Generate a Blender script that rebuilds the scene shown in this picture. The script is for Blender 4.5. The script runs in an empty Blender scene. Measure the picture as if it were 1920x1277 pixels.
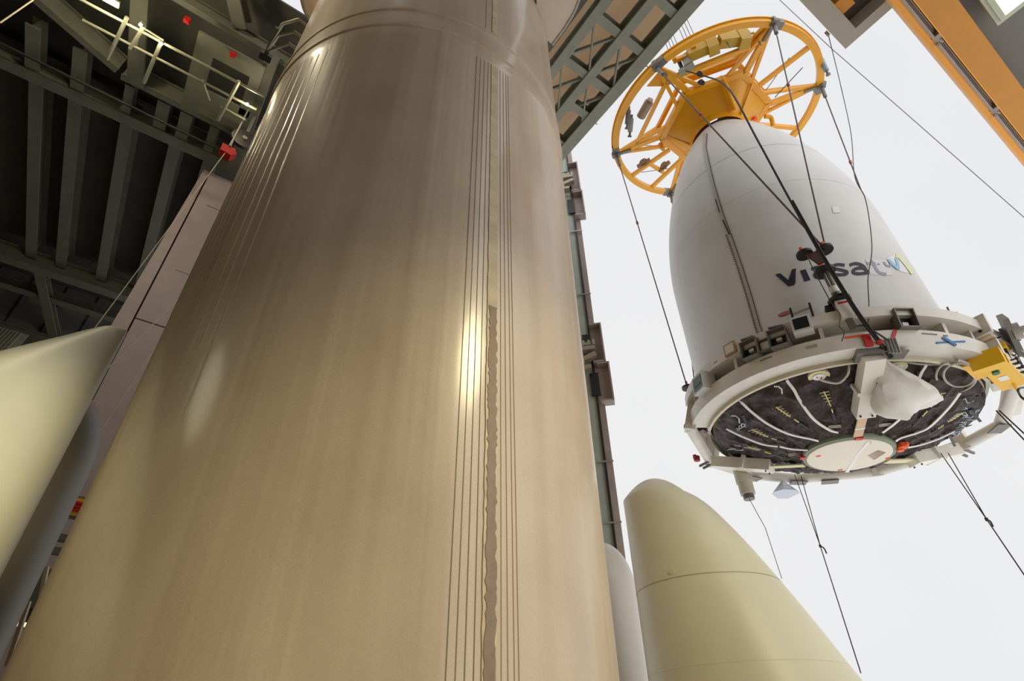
import bpy, bmesh, math, random
from mathutils import Vector, Matrix
random.seed(7)
S = bpy.context.scene
COL = S.collection
PI = math.pi
def R(d): return math.radians(d)
def V(*a): return Vector(a)

# ------------------------------------------------------------------ camera
# the camera stands at the origin on the floor of the hall, looking steeply up
F_PX = 1050.0
_up = Vector((-24, 1363, F_PX)).normalized()          # world up in camera axes (right, up, forward)
_fw = Vector((0, 0, 1)); _hy = (_fw - _up*_fw.dot(_up)).normalized(); _hx = _hy.cross(_up)
if _hx.x < 0: _hx = -_hx
RC = Matrix((_hx, _hy, _up))                          # world = RC @ (right, up, forward)
cam = bpy.data.cameras.new('camera'); co = bpy.data.objects.new('camera', cam); COL.objects.link(co)
cam.sensor_width = 36; cam.lens = F_PX/1920*36; cam.clip_end = 500
M = Matrix((RC.col[0], RC.col[1], -RC.col[2])).transposed()
co.matrix_world = M.to_4x4(); S.camera = co

# ------------------------------------------------------------------ view, sky, lamps
S.view_settings.view_transform = 'Standard'; S.view_settings.look = 'None'
S.view_settings.exposure = 0.0; S.view_settings.gamma = 1.0; S.view_settings.use_curve_mapping = False
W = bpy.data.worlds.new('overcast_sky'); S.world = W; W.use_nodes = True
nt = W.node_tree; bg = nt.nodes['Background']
def wn(t, **k):
    n = nt.nodes.new(t)
    for a, b in k.items(): setattr(n, a, b)
    return n
tc = wn('ShaderNodeTexCoord'); nz = wn('ShaderNodeTexNoise'); nz.inputs['Scale'].default_value = 1.6; nz.inputs['Detail'].default_value = 3
rp = wn('ShaderNodeValToRGB'); rp.color_ramp.elements[0].position = .3; rp.color_ramp.elements[1].position = .7
rp.color_ramp.elements[0].color = (.82, .825, .85, 1); rp.color_ramp.elements[1].color = (.87, .87, .875, 1)
nt.links.new(tc.outputs['Generated'], nz.inputs['Vector']); nt.links.new(nz.outputs['Fac'], rp.inputs['Fac'])
# bright sky patch added behind the camera; lower half raised to light undersides
BRIGHT_DIR = Vector((math.sin(R(148)), math.cos(R(148)), .5)).normalized()
dp = wn('ShaderNodeVectorMath', operation='DOT_PRODUCT'); dp.inputs[1].default_value = BRIGHT_DIR; nt.links.new(tc.outputs['Generated'], dp.inputs[0])
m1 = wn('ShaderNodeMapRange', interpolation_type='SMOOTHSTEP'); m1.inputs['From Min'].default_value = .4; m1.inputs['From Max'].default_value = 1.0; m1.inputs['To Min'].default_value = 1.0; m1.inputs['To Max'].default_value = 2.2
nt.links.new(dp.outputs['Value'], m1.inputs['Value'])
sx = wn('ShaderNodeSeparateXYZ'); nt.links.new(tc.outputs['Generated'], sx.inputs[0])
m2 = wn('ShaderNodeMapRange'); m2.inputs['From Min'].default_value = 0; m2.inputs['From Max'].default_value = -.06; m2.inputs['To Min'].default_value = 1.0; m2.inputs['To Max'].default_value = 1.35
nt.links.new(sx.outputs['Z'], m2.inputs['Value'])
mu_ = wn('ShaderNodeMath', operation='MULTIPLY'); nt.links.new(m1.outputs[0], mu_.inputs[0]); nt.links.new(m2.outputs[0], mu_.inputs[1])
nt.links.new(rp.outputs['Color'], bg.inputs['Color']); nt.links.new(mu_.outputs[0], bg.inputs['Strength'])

def lamp(name, kind, loc, power, col, size=.3, axis=None, half=45, blend=.15):
    l = bpy.data.lights.new(name, kind); l.energy = power; l.color = col
    if kind == 'SPOT': l.spot_size = R(2*half); l.spot_blend = blend; l.shadow_soft_size = size
    elif kind == 'AREA': l.size = size
    else: l.shadow_soft_size = size
    o = bpy.data.objects.new(name, l); COL.objects.link(o); o.location = loc
    if axis: o.rotation_euler = Vector(axis).to_track_quat('-Z', 'Y').to_euler()
    return o
WARM = (1.0, .87, .50)
lamp('floodlight_left', 'SPOT', (-9.7, .4, 5.6), 100, (1, .93, .66), .9, (.52, .27, -.80), 40, .12)
lamp('booster_fill', 'SPOT', (3.0, -3.0, .3), 3600, (1, .93, .68), .4, (-8.4, 6.9, 1.8), 8.8, .25)  # added fill spot, cone narrowed to brighten the left booster alone
lamp('high_bay_lamp', 'POINT', (-6.7, 1.96, 13), 500, (1, .88, .62), .18)
lamp('floodlight_right', 'SPOT', (6.2, -1.0, 6.8), 1450, WARM, .9, (-.314, .347, -.884), 45, .10)
lamp('front_fill', 'SPOT', (-2.0, -6.0, -1.2), 900, WARM, 1.0, (.9, 9.9, .95), 16, .5)  # unseen fill added behind the camera to brighten the core front

# ------------------------------------------------------------------ pixel to place helpers
def ray(px, py): return (RC @ Vector((px-960, 638.5-py, F_PX))).normalized()
def on_plane(px, py, c, n):
    d = ray(px, py); return d*(n.dot(c)/n.dot(d))
def on_z(px, py, z): return on_plane(px, py, V(0, 0, z), V(0, 0, 1))
def at_h(px, py, h):
    d = ray(px, py); return d*(h/math.hypot(d.x, d.y))
def on_cyl(px, py, c, r):
    d = ray(px, py); a = d.x**2+d.y**2; b = -2*(d.x*c[0]+d.y*c[1]); k = c[0]**2+c[1]**2-r*r
    return d*((-b-math.sqrt(max(b*b-4*a*k, 0)))/(2*a))
GU = V(math.sin(R(54.5)), math.cos(R(54.5)), 0); GV = V(-GU.y, GU.x, 0)   # directions of the hall's grid
def uv(u, v, z): return GU*u + GV*v + V(0, 0, z)

# ------------------------------------------------------------------ materials
def lin(c):
    return tuple(((x/255)/12.92 if x/255 <= .04045 else ((x/255+.055)/1.055)**2.4) for x in c)+(1,)
MATS = {}
def translucent(m, amount):
    t = m.node_tree; b = t.nodes['Principled BSDF']; o = t.nodes['Material Output']; tr = t.nodes.new('ShaderNodeBsdfTranslucent'); mx = t.nodes.new('ShaderNodeMixShader')
    tr.inputs['Color'].default_value = b.inputs['Base Color'].default_value; mx.inputs[0].default_value = amount
    t.links.new(b.outputs[0], mx.inputs[1]); t.links.new(tr.outputs[0], mx.inputs[2]); t.links.new(mx.outputs[0], o.inputs['Surface']); return m
def mat(name, c, rough=.5, metal=0., var=.0, scale=3., bump=0., bscale=20., spec=.5, coat=0., emit=None, stretch=None):
    if name in MATS: return MATS[name]
    m = bpy.data.materials.new(name); m.use_nodes = True; t = m.node_tree; b = t.nodes['Principled BSDF']
    b.inputs['Base Color'].default_value = lin(c); b.inputs['Roughness'].default_value = rough
    b.inputs['Metallic'].default_value = metal; b.inputs['Specular IOR Level'].default_value = spec
    b.inputs['Coat Weight'].default_value = coat
    geo = t.nodes.new('ShaderNodeTexCoord'); vec = geo.outputs['Object']
    if stretch:
        mp = t.nodes.new('ShaderNodeMapping'); mp.inputs['Scale'].default_value = stretch
        t.links.new(vec, mp.inputs['Vector']); vec = mp.outputs['Vector']
    if var > 0:
        n = t.nodes.new('ShaderNodeTexNoise'); n.inputs['Scale'].default_value = scale; n.inputs['Detail'].default_value = 6
        n.inputs['Roughness'].default_value = .6
        r = t.nodes.new('ShaderNodeValToRGB'); cc = lin(c)
        r.color_ramp.elements[0].position = .3; r.color_ramp.elements[1].position = .7
        r.color_ramp.elements[0].color = tuple(x*(1-var) for x in cc[:3])+(1,)
        r.color_ramp.elements[1].color = tuple(min(1, x*(1+var*.6)) for x in cc[:3])+(1,)
        t.links.new(vec, n.inputs['Vector']); t.links.new(n.outputs['Fac'], r.inputs['Fac'])
        t.links.new(r.outputs['Color'], b.inputs['Base Color'])
        mr = t.nodes.new('ShaderNodeMapRange'); mr.inputs['To Min'].default_value = max(.03, rough-.08); mr.inputs['To Max'].default_value = rough+.08
        t.links.new(n.outputs['Fac'], mr.inputs['Value']); t.links.new(mr.outputs['Result'], b.inputs['Roughness'])
    if bump > 0:
        n2 = t.nodes.new('ShaderNodeTexNoise'); n2.inputs['Scale'].default_value = bscale; n2.inputs['Detail'].default_value = 4
        bp = t.nodes.new('ShaderNodeBump'); bp.inputs['Strength'].default_value = bump; bp.inputs['Distance'].default_value = .05 if name == 'black_blanket' else .02
        t.links.new(vec, n2.inputs['Vector']); t.links.new(n2.outputs['Fac'], bp.inputs['Height']); t.links.new(bp.outputs['Normal'], b.inputs['Normal'])
    if emit:
        b.inputs['Emission Color'].default_value = lin(c); b.inputs['Emission Strength'].default_value = emit
    MATS[name] = m; return m
white = mat('frame_paint', (214, 208, 196), .35, var=.10, scale=2.5)
cream = mat('booster_paint', (200, 196, 172), .42, var=.05, scale=1.2, bump=.04, bscale=3)
domeg = mat('fairing_dome_paint', (196, 190, 178), .42, var=.04, scale=1.5)
fairm = mat('fairing_paint', (205, 205, 202), .38, var=.09, scale=.9, bump=.05, bscale=6, stretch=(1, 1, .8))
yellow = mat('yellow_paint', (226, 158, 14), .35, var=.07, scale=3)
orange = mat('crane_orange', (238, 160, 40), .42, var=.06, scale=2)
orange2 = mat('crane_orange_web', (205, 138, 34), .45, var=.08, scale=2)
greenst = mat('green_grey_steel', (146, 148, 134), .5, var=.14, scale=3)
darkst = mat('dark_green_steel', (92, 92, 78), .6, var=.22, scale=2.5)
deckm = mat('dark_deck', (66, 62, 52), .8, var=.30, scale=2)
tan_d = mat('perforated_tan_deck', (232, 214, 190), .6, var=.18, scale=30)
translucent(tan_d, .45)
greyp = mat('grey_slab_paint', (188, 186, 176), .55, var=.06, scale=2)
concr = mat('hall_floor', (178, 172, 160), .7, var=.12, scale=1)
wallm = mat('hall_wall', (104, 100, 92), .8, var=.15, scale=1.2)
lavend = mat('lavender_cladding', (172, 158, 160), .55, var=.08, scale=3)
rust = mat('brown_steel', (165, 150, 143), .6, var=.15, scale=4)
steel = mat('galvanised_steel', (170, 168, 160), .35, metal=.6, var=.1, scale=6)
black = mat('black_rubber', (28, 26, 26), .5)
cable = mat('dark_cable', (52, 46, 44), .5)
rodm = mat('brown_steel_rod', (88, 72, 66), .45, metal=.3)
grey = mat('grey_metal', (120, 116, 110), .45, metal=.4, var=.15, scale=8)
red = mat('red_paint', (190, 36, 30), .4)
orang = mat('orange_tape', (235, 95, 40), .5)
blue = mat('blue_tape', (50, 110, 170), .5)
navy = mat('navy_print', (34, 36, 58), .5)
film = mat('pale_film', (216, 217, 220), .3)
palegr = mat('faded_grey_print', (150, 150, 168), .5)
bluep = mat('blue_print', (142, 188, 212), .5)
yelp = mat('lime_print', (214, 219, 172), .5)
tapem = mat('white_tape', (232, 228, 222), .5)
woodm = mat('pale_yellow_stick', (226, 206, 130), .5)
stenc = mat('pale_stencil', (205, 202, 185), .6)
strapw = mat('tan_wood', (212, 182, 150), .55, var=.1, scale=10)
coverm = mat('cover_disc_white', (226, 216, 196), .5, var=.03, scale=3)
olive = mat('olive_ring_paint', (120, 128, 104), .45, var=.1, scale=5)
gold = mat('amber_film', (180, 140, 92), .3, var=.2, scale=20)
silver = mat('silver_foil', (190, 196, 205), .18, metal=.9, bump=1.0, bscale=25)
bagm = mat('white_plastic_bag', (220, 214, 204), .35, bump=.35, bscale=9)
screen = mat('dark_screen', (38, 44, 46), .12)
mli = mat('black_blanket', (56, 42, 36), .42, var=.25, scale=4, bump=.8, bscale=4.5, spec=.28)
seamm = mat('seam_line', (120, 108, 90), .6)
rope = mat('pale_rope', (196, 184, 160), .6)
redw = mat('red_hook_paint', (165, 22, 20), .6, spec=.2)
lampw = mat('lamp_white', (255, 240, 205), .4, emit=14)
lampg = mat('lamp_greenish', (225, 240, 215), .4, emit=.8)

def core_material():
    m = bpy.data.materials.new('tan_foam_insulation'); m.use_nodes = True; t = m.node_tree; b = t.nodes['Principled BSDF']
    L = t.links.new
    tcn = t.nodes.new('ShaderNodeTexCoord'); sp = t.nodes.new('ShaderNodeSeparateXYZ'); L(tcn.outputs['Object'], sp.inputs[0])
    at = t.nodes.new('ShaderNodeMath'); at.operation = 'ARCTAN2'; L(sp.outputs['Y'], at.inputs[0]); L(sp.outputs['X'], at.inputs[1])
    def comb(ka, kz):
        a = t.nodes.new('ShaderNodeMath'); a.operation = 'MULTIPLY'; a.inputs[1].default_value = ka; L(at.outputs[0], a.inputs[0])
        z = t.nodes.new('ShaderNodeMath'); z.operation = 'MULTIPLY'; z.inputs[1].default_value = kz; L(sp.outputs['Z'], z.inputs[0])
        c = t.nodes.new('ShaderNodeCombineXYZ'); L(a.outputs[0], c.inputs[0]); L(z.outputs[0], c.inputs[1]); return c.outputs[0]
    def noise(v, s, d=4):
        n = t.nodes.new('ShaderNodeTexNoise'); n.inputs['Scale'].default_value = s; n.inputs['Detail'].default_value = d; L(v, n.inputs['Vector']); return n.outputs['Fac']
    n1 = noise(comb(9, .10), 1.0, 3); n2 = noise(tcn.outputs['Object'], 1.3, 6); n3 = noise(tcn.outputs['Object'], 60, 3)
    mx = t.nodes.new('ShaderNodeMix'); mx.data_type = 'FLOAT'; mx.inputs[0].default_value = .45; L(n1, mx.inputs[2]); L(n2, mx.inputs[3])
    r = t.nodes.new('ShaderNodeValToRGB'); r.color_ramp.elements[0].position = .32; r.color_ramp.elements[1].position = .68
    r.color_ramp.elements[0].color = lin((194, 171, 146)); r.color_ramp.elements[1].color = lin((218, 198, 172))
    L(mx.outputs[0], r.inputs['Fac'])
    mm = t.nodes.new('ShaderNodeMix'); mm.data_type = 'RGBA'; mm.blend_type = 'MULTIPLY'; mm.inputs[0].default_value = .25
    L(r.outputs['Color'], mm.inputs[6]); L(n3, mm.inputs[7]); L(mm.outputs[2], b.inputs['Base Color'])
    # vertical strips of foam, gently wavy
    w = noise(comb(11, .5), 1.0, 1)
    w2 = noise(comb(24, .06), 1.0, 1)
    ad = t.nodes.new('ShaderNodeMath'); ad.operation = 'ADD'; L(w, ad.inputs[0]); L(w2, ad.inputs[1])
    bp = t.nodes.new('ShaderNodeBump'); bp.inputs['Strength'].default_value = .35; bp.inputs['Distance'].default_value = .02; b.inputs['Coat Weight'].default_value = .4; b.inputs['Coat IOR'].default_value = 1.8; b.inputs['Coat Roughness'].default_value = .16
    L(ad.outputs[0], bp.inputs['Height']); L(bp.outputs['Normal'], b.inputs['Normal'])
    mr = t.nodes.new('ShaderNodeMapRange'); mr.inputs['To Min'].default_value = .38; mr.inputs['To Max'].default_value = .5; L(n1, mr.inputs['Value'])
    L(mr.outputs['Result'], b.inputs['Roughness']); b.inputs['Specular IOR Level'].default_value = .5
    return m
corem = core_material()

# ------------------------------------------------------------------ mesh helpers
def frame_axes(n):
    n = n.normalized(); a = V(0, 0, 1) if abs(n.z) < .9 else V(1, 0, 0)
    x = a.cross(n).normalized(); return x, n.cross(x), n
class Frame:
    def __init__(s, o, n=V(0, 0, 1)):
        s.o = Vector(o); n = n.normalized(); x = V(1, 0, 0); x = (x-n*x.dot(n)).normalized(); s.x, s.y, s.n = x, n.cross(x), n
    def p(s, a, r, z): return s.o + s.x*(r*math.cos(R(a))) + s.y*(r*math.sin(R(a))) + s.n*z
    def rad(s, a): return s.x*math.cos(R(a)) + s.y*math.sin(R(a))
    def tan(s, a): return -s.x*math.sin(R(a)) + s.y*math.cos(R(a))
class MB:
    def __init__(s): s.v = []; s.f = []
    def add(s, vs, fs):
        k = len(s.v); s.v += [Vector(x) for x in vs]; s.f += [tuple(i+k for i in f) for f in fs]; return s
    def box(s, c, ax, ay, az):
        c = Vector(c); q = [c+ax*i+ay*j+az*k for i in (-1, 1) for j in (-1, 1) for k in (-1, 1)]
        return s.add(q, [(0, 1, 3, 2), (4, 6, 7, 5), (0, 4, 5, 1), (2, 3, 7, 6), (0, 2, 6, 4), (1, 5, 7, 3)])
    def beam(s, p, q, w, h, up=V(0, 0, 1)):
        p = Vector(p); q = Vector(q); d = q-p; l = d.length; d = d/l
        sd = d.cross(up)
        if sd.length < 1e-4: sd = d.cross(V(1, 0, 0))
        sd.normalize(); u = sd.cross(d)
        return s.box((p+q)/2, d*(l/2), sd*(w/2), u*(h/2))
    def ibeam(s, p, q, w, h, t=.03, up=V(0, 0, 1)):
        p = Vector(p); q = Vector(q); d = (q-p).normalized(); sd = d.cross(up).normalized(); u = sd.cross(d)
        s.beam(p+u*(h/2-t/2), q+u*(h/2-t/2), w, t, up); s.beam(p-u*(h/2-t/2), q-u*(h/2-t/2), w, t, up)
        return s.beam(p, q, t, h-2*t, up)
    def tube(s, pts, r, n=8, closed=False):
        pts = [Vector(p) for p in pts]; m = len(pts); rings = []; prev = None
        for i, p in enumerate(pts):
            if closed: d = pts[(i+1) % m]-pts[i-1]
            else: d = pts[min(i+1, m-1)]-pts[max(i-1, 0)]
            d.normalize()
            if prev is None: x, y, _ = frame_axes(d)
            else:
                x = prev-d*prev.dot(d)
                x = x.normalized() if x.length > 1e-5 else frame_axes(d)[0]
                y = d.cross(x)
            prev = x; rr = r[i] if isinstance(r, (list, tuple)) else r
            rings.append([p+x*(rr*math.cos(2*PI*k/n))+y*(rr*math.sin(2*PI*k/n)) for k in range(n)])
        vs = [v for g in rings for v in g]; fs = []
        for i in range(m if closed else m-1):
            j = (i+1) % m
            for k in range(n): fs.append((i*n+k, i*n+(k+1) % n, j*n+(k+1) % n, j*n+k))
        if not closed: fs += [tuple(range(n))[::-1], tuple((m-1)*n+k for k in range(n))]
        return s.add(vs, fs)
    def lathe(s, prof, fr, n=48, a0=0., a1=360., closed=False):
        full = abs(a1-a0) >= 359.9; m = n if full else n+1; vs = []; fs = []
        for (r, z) in prof:
            for k in range(m): vs.append(fr.p(a0+(a1-a0)*k/n, r, z))
        L = len(prof)
        for i in range(L if closed else L-1):
            j = (i+1) % L
            for k in range(n):
                k2 = (k+1) % m if full else k+1
                fs.append((i*m+k, i*m+k2, j*m+k2, j*m+k))
        if closed and not full:
            fs += [tuple(i*m for i in range(L)), tuple(i*m+n for i in range(L))[::-1]]
        return s.add(vs, fs)
    def cap(s, prof_r, z, fr, n=48, up=True):
        vs = [fr.p(360*k/n, prof_r, z) for k in range(n)]; return s.add(vs, [tuple(range(n)) if up else tuple(range(n))[::-1]])
    def arc(s, fr, r0, r1, z0, z1, a0, a1, n=None):
        n = n or max(2, int(abs(a1-a0)/4)); return s.lathe([(r0, z0), (r1, z0), (r1, z1), (r0, z1)], fr, n, a0, a1, closed=True)
    def disc(s, c, nrm, r, h, n=20):
        fr = Frame(c, nrm) if abs(nrm.normalized().x) < .95 else None
        x, y, z = frame_axes(nrm); c = Vector(c)
        a = [c+x*(r*math.cos(2*PI*k/n))+y*(r*math.sin(2*PI*k/n))-z*(h/2) for k in range(n)]; b = [p+z*h for p in a]
        return s.add(a+b, [tuple(range(n))[::-1], tuple(range(n, 2*n))]+[(k, (k+1) % n, n+(k+1) % n, n+k) for k in range(n)])
    def prism(s, pts, off):
        pts = [Vector(p) for p in pts]; n = len(pts); off = Vector(off)
        return s.add(pts+[p+off for p in pts], [tuple(range(n))[::-1], tuple(range(n, 2*n))]+[(k, (k+1) % n, n+(k+1) % n, n+k) for k in range(n)])
    def build(s, name, m, parent=None, smooth=True, label=None):
        o0 = Vector((0, 0, 0)); p = parent
        while p is not None: o0 += p.location; p = p.parent
        loc = Vector((0, 0, 0))
        if parent is None and s.v:
            zs = min(v.z for v in s.v); c = sum(s.v, Vector())/len(s.v); loc = Vector((c.x, c.y, zs)); o0 = loc
        me = bpy.data.meshes.new(name); me.from_pydata([tuple(v-o0) for v in s.v], [], s.f)
        bm = bmesh.new(); bm.from_mesh(me); bmesh.ops.recalc_face_normals(bm, faces=bm.faces); bm.to_mesh(me); bm.free()
        me.materials.append(m)
        if smooth:
            me.polygons.foreach_set('use_smooth', [True]*len(me.polygons)); me.set_sharp_from_angle(angle=R(32))
        o = bpy.data.objects.new(name, me); COL.objects.link(o); o.location = loc
        if parent: o.parent = parent
        if label: o['label'] = label
        return o
def tag(o, label=None, cat=None, group=None, kind=None):
    if label: o['label'] = label
    if cat: o['category'] = cat
    if group: o['group'] = group
    if kind: o['kind'] = kind
    return o
def thing(name, loc, label, cat, group=None):
    o = bpy.data.objects.new(name, None); COL.objects.link(o); o.location = loc; o.empty_display_size = .2
    return tag(o, label, cat, group)
def curve_pts(ps, n=8):
    ps = [Vector(p) for p in ps]; out = []
    for i in range(len(ps)-1):
        p0 = ps[max(i-1, 0)]; p1 = ps[i]; p2 = ps[i+1]; p3 = ps[min(i+2, len(ps)-1)]
        for k in range(n):
            t = k/n; out.append(.5*((2*p1)+(p2-p0)*t+(2*p0-5*p1+4*p2-p3)*t*t+(3*p1-p0-3*p2+p3)*t**3))
    out.append(ps[-1]); return out

FLOOR = -1.6
# ================================================================== the hall
def slab(name, u0, u1, v0, v1, z0, z1, m):
    mb = MB().box(uv((u0+u1)/2, (v0+v1)/2, (z0+z1)/2), GU*((u1-u0)/2), GV*((v1-v0)/2), V(0, 0, (z1-z0)/2))
    return tag(mb.build(name, m, smooth=False), kind='structure')
slab('floor', -16, 9.5, -9, 26, FLOOR-.3, FLOOR, concr)
slab('wall_left', -16.4, -16, -9, 26, FLOOR, 17, wallm)
slab('wall_back', -16, 5.0, -9.4, -9, FLOOR, 17, wallm)
tag(MB().box(uv(-8.2, 24.4, 7.7), GU*7.8, GV*.2, V(0, 0, 9.3)).build('wall_far', wallm, smooth=False), kind='structure')
cb = MB()
for (u0, u1, v0, v1) in ((-16, -1.6, -9, 24.4), (-1.6, 4.9, -9, 2.6), (-1.6, .6, 9.6, 24.4), (.6, 7.2, 9.6, 10.6)):
    cb.box(uv((u0+u1)/2, (v0+v1)/2, 16.1), GU*((u1-u0)/2), GV*((v1-v0)/2), V(0, 0, .12))
tag(cb.build('ceiling', deckm, smooth=False), kind='structure')

# ================================================================== core stage
C0 = V(-1.726, 6.464, 0); CR = 2.7
core = thing('rocket_core_stage', (C0.x, C0.y, FLOOR), 'huge tan foam insulated rocket core rising through the middle of the hall', 'rocket')
fc = Frame(C0)
def on_core(px, py, r=CR): return on_cyl(px, py, C0, r)
def cang(px, py):
    p = on_core(px, py); return math.degrees(math.atan2(p.y-C0.y, p.x-C0.x))
zf = on_core(754, 44).z
prof = [(CR, FLOOR), (CR, zf-.42), (CR+.010, zf-.40), (CR+.012, zf-.06), (CR+.035, zf-.05), (CR+.038, zf+.03), (CR+.012, zf+.05), (CR+.012, zf+.46),
        (CR+.030, zf+.47), (CR+.032, zf+.52), (CR+.014, zf+.54), (CR+.014, zf+.62), (CR, zf+.64), (CR, 18.5)]
MB().lathe(prof, fc, 160).cap(CR, 18.5, fc, 160).build('insulated_barrel', corem, core)
joint = mat('joint_strip_foam', (205, 186, 150), .4, var=.22, scale=5)
dark_line = mat('groove_line', (140, 120, 100), .6)
pale_line = mat('ridge_line', (196, 172, 146), .4)
a_s = cang(925, 400)
def strip(w0, w1, z0, z1, r0, r1, name, m, jag=0.):
    n = 150; mb = MB(); vs = []; fs = []
    for k in range(n+1):
        z = z0+(z1-z0)*k/n; j0 = random.uniform(-jag, jag); j1 = random.uniform(-jag, jag)
        for (w, r) in ((w0+j0, r0), (w0+j0, r1), (w1+j1, r1), (w1+j1, r0)): vs.append(fc.p(a_s+math.degrees(w/CR), r, z))
    for k in range(n):
        b = 4*k; fs += [(b, b+4, b+5, b+1), (b+1, b+5, b+6, b+2), (b+2, b+6, b+7, b+3)]
    return mb.add(vs, fs).build(name, m, core)
strip(-.062, .055, FLOOR, zf-.42, CR-.02, CR+.010, 'joint_strip', joint, .004)
strip(-.040, .045, FLOOR, zf-5.3, CR-.02, CR+.015, 'worn_patch_strip', mat('worn_foam', (142, 118, 96), .5, var=.2, scale=12), .012)
strip(-.062, .045, zf+.64, 17, CR-.02, CR+.010, 'joint_strip', joint, .006)
for w in (-.31, -.245, -.18, -.115):
    strip(w-.003, w+.003, FLOOR, zf-.42 if w != -.18 else zf+6, CR-.01, CR+.004, 'dark_groove', dark_line)
for w in (.10, .155, .21, .25):
    strip(w-.003, w+.003, FLOOR, zf-.42, CR-.01, CR+.006, 'pale_ridge', pale_line)
# long vertical ribs on the left flank of the barrel
for k in range(12):
    a = -147+k*3.4+random.uniform(-1.1, 1.1)
    n = 2; vs = []
    for z in (2.0+random.uniform(0, 2.5), zf-.45):
        for (w, r) in ((-.022, CR-.003), (-.006, CR+.003), (.006, CR+.003), (.022, CR-.003)): vs.append(fc.p(a+math.degrees(w/CR), r, z))
    MB().add(vs, [(0, 4, 5, 1), (1, 5, 6, 2), (2, 6, 7, 3)]).build('foam_rib', corem, core)

# ================================================================== boosters
NS = [0, .015, .06, .2, .45, .9, 1.6, 2.6, 4.0, 5.0]
NR_R = [0, .10, .205, .385, .585, .755, .956, 1.203, 1.50, 1.549]
NR_L = [0, .055, .11, .181, .292, .494, .786, 1.139, 1.50, 1.535]
def booster(name, base, nd, label, NR, ZT, rc, rb=1.54, split=1.7):
    base = V(base[0], base[1], 0); nd = V(nd[0], nd[1], 0).normalized()
    root = thing(name, (base.x, base.y, FLOOR), label, 'rocket')
    def body(seq, n=96, close_top=False, grow=0.):
        vs = []; fs = []
        for (s_, r) in seq:
            c = base+nd*(rb-max(r, rc))
            for k in range(n):
                a = 2*PI*k/n; rr = r+grow; vs.append(V(c.x+rr*math.cos(a), c.y+rr*math.sin(a), ZT-s_))
        for i in range(len(seq)-1):
            for k in range(n): fs.append((i*n+k, (i+1)*n+k, (i+1)*n+(k+1) % n, i*n+(k+1) % n))
        return vs, fs
    ss = []
    for i in range(len(NS)-1):
        for k in range(6):
            ss.append((NS[i]*(1-(k/6))+NS[i+1]*(k/6)))
    ss.append(5.0)
    def rr(s_):   # smooth interpolation in sqrt(s)
        x = math.sqrt(s_); xs = [math.sqrt(q) for q in NS]
        i = max(j for j in range(len(xs)-1) if xs[j] <= x+1e-9); t = (x-xs[i])/(xs[i+1]-xs[i])
        def m_(j):
            j0 = max(j-1, 0); j1 = min(j+1, len(xs)-1); return (NR[j1]-NR[j0])/(xs[j1]-xs[j0])
        h = xs[i+1]-xs[i]
        return (2*t**3-3*t*t+1)*NR[i]+(t**3-2*t*t+t)*h*m_(i)+(-2*t**3+3*t*t)*NR[i+1]+(t**3-t*t)*h*m_(i+1)
    ss = sorted(set(ss+[split, split+.01]))
    lo = [(s_, rr(s_)) for s_ in ss if s_ >= split]+[(ZT-FLOOR, rb)]
    up = [(max(s_, .0005), rr(max(s_, .0005))) for s_ in ss if s_ <= split]
    v, f = body(up); MB().add(v, f).build('nose_tip', cream, root)
    v, f = body(lo); MB().add(v, f).build('nose_cone', cream, root)
    v, f = body([(split-.003, rr(split-.003)), (split+.008, rr(split+.008))], grow=.003); MB().add(v, f).build('joint_line', mat('soft_seam', (160, 150, 126), .5), root)
    v, f = body([(2.72, rr(2.72)), (2.726, rr(2.726))], grow=.001); MB().add(v, f).build('panel_line', mat('faint_seam', (186, 178, 148), .5), root)
    return root
bR = booster('rocket_booster', (3.2255, 8.295), (-.98, .197), 'cream rocket booster nose at lower right, standing in front of the open sky', NR_R, 3.669, .5)
bL = booster('rocket_booster', (-5.543, 3.939), (.748, .664), 'large cream rocket booster nose at far left, lit by warm lamps', NR_L, 4.049, 0., split=4.4)
# small button on the right nose
def hit_booster(px, py, base, nd, rb=1.54):
    ZT, NR = 3.669, NR_R
    d = ray(px, py); t = 4.0; b = V(base[0], base[1], 0); nd = V(nd[0], nd[1], 0)
    while t < 14:
        q = d*t; s_ = max(ZT-q.z, 0)
        for i in range(len(NS)-1):
            if NS[i] <= s_ <= NS[i+1]: r = NR[i]+(NR[i+1]-NR[i])*(s_-NS[i])/(NS[i+1]-NS[i]); break
        else: r = rb
        c = b+nd*(rb-r)
        if math.hypot(q.x-c.x, q.y-c.y) < r: return q, V(q.x-c.x, q.y-c.y, 0).normalized()
        t += .01
    return d*8, -d
q, nn = hit_booster(1260, 1072, (3.2255, 8.295), (-.98, .197))
MB().disc(q+nn*.0, nn, .035, .03).build('round_plug', cream, bR)

# domed bodies standing between the core and each booster
def domed(name, c, r, ztop, label, h=.8, lean=.0, nd=V(1, 0, 0), m=domeg):
    fr = Frame(V(c[0], c[1], 0)); vs = []; fs = []; n = 64
    seq = [(r, FLOOR), (r, ztop-h)]
    for k in range(1, 15):
        t = k/15*PI/2; seq.append((r*math.cos(t)**.8, ztop-h+h*math.sin(t)))
    seq.append((.002, ztop))
    for (rr, z) in seq:
        cc = V(c[0], c[1], 0)+nd*((r-rr)*lean)
        for k in range(n): vs.append(V(cc.x+rr*math.cos(2*PI*k/n), cc.y+rr*math.sin(2*PI*k/n), z))
    for i in range(len(seq)-1):
        for k in range(n): fs.append((i*n+k, i*n+(k+1) % n, (i+1)*n+(k+1) % n, (i+1)*n+k))
    return tag(MB().add(vs, fs).build(name, m), label, 'fairing')
aR = R(7.9); domed('domed_fairing', (11.2*math.sin(aR), 11.2*math.cos(aR)), .68, 3.50, 'white round-topped body between the tan core and the right booster nose', .95)
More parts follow.
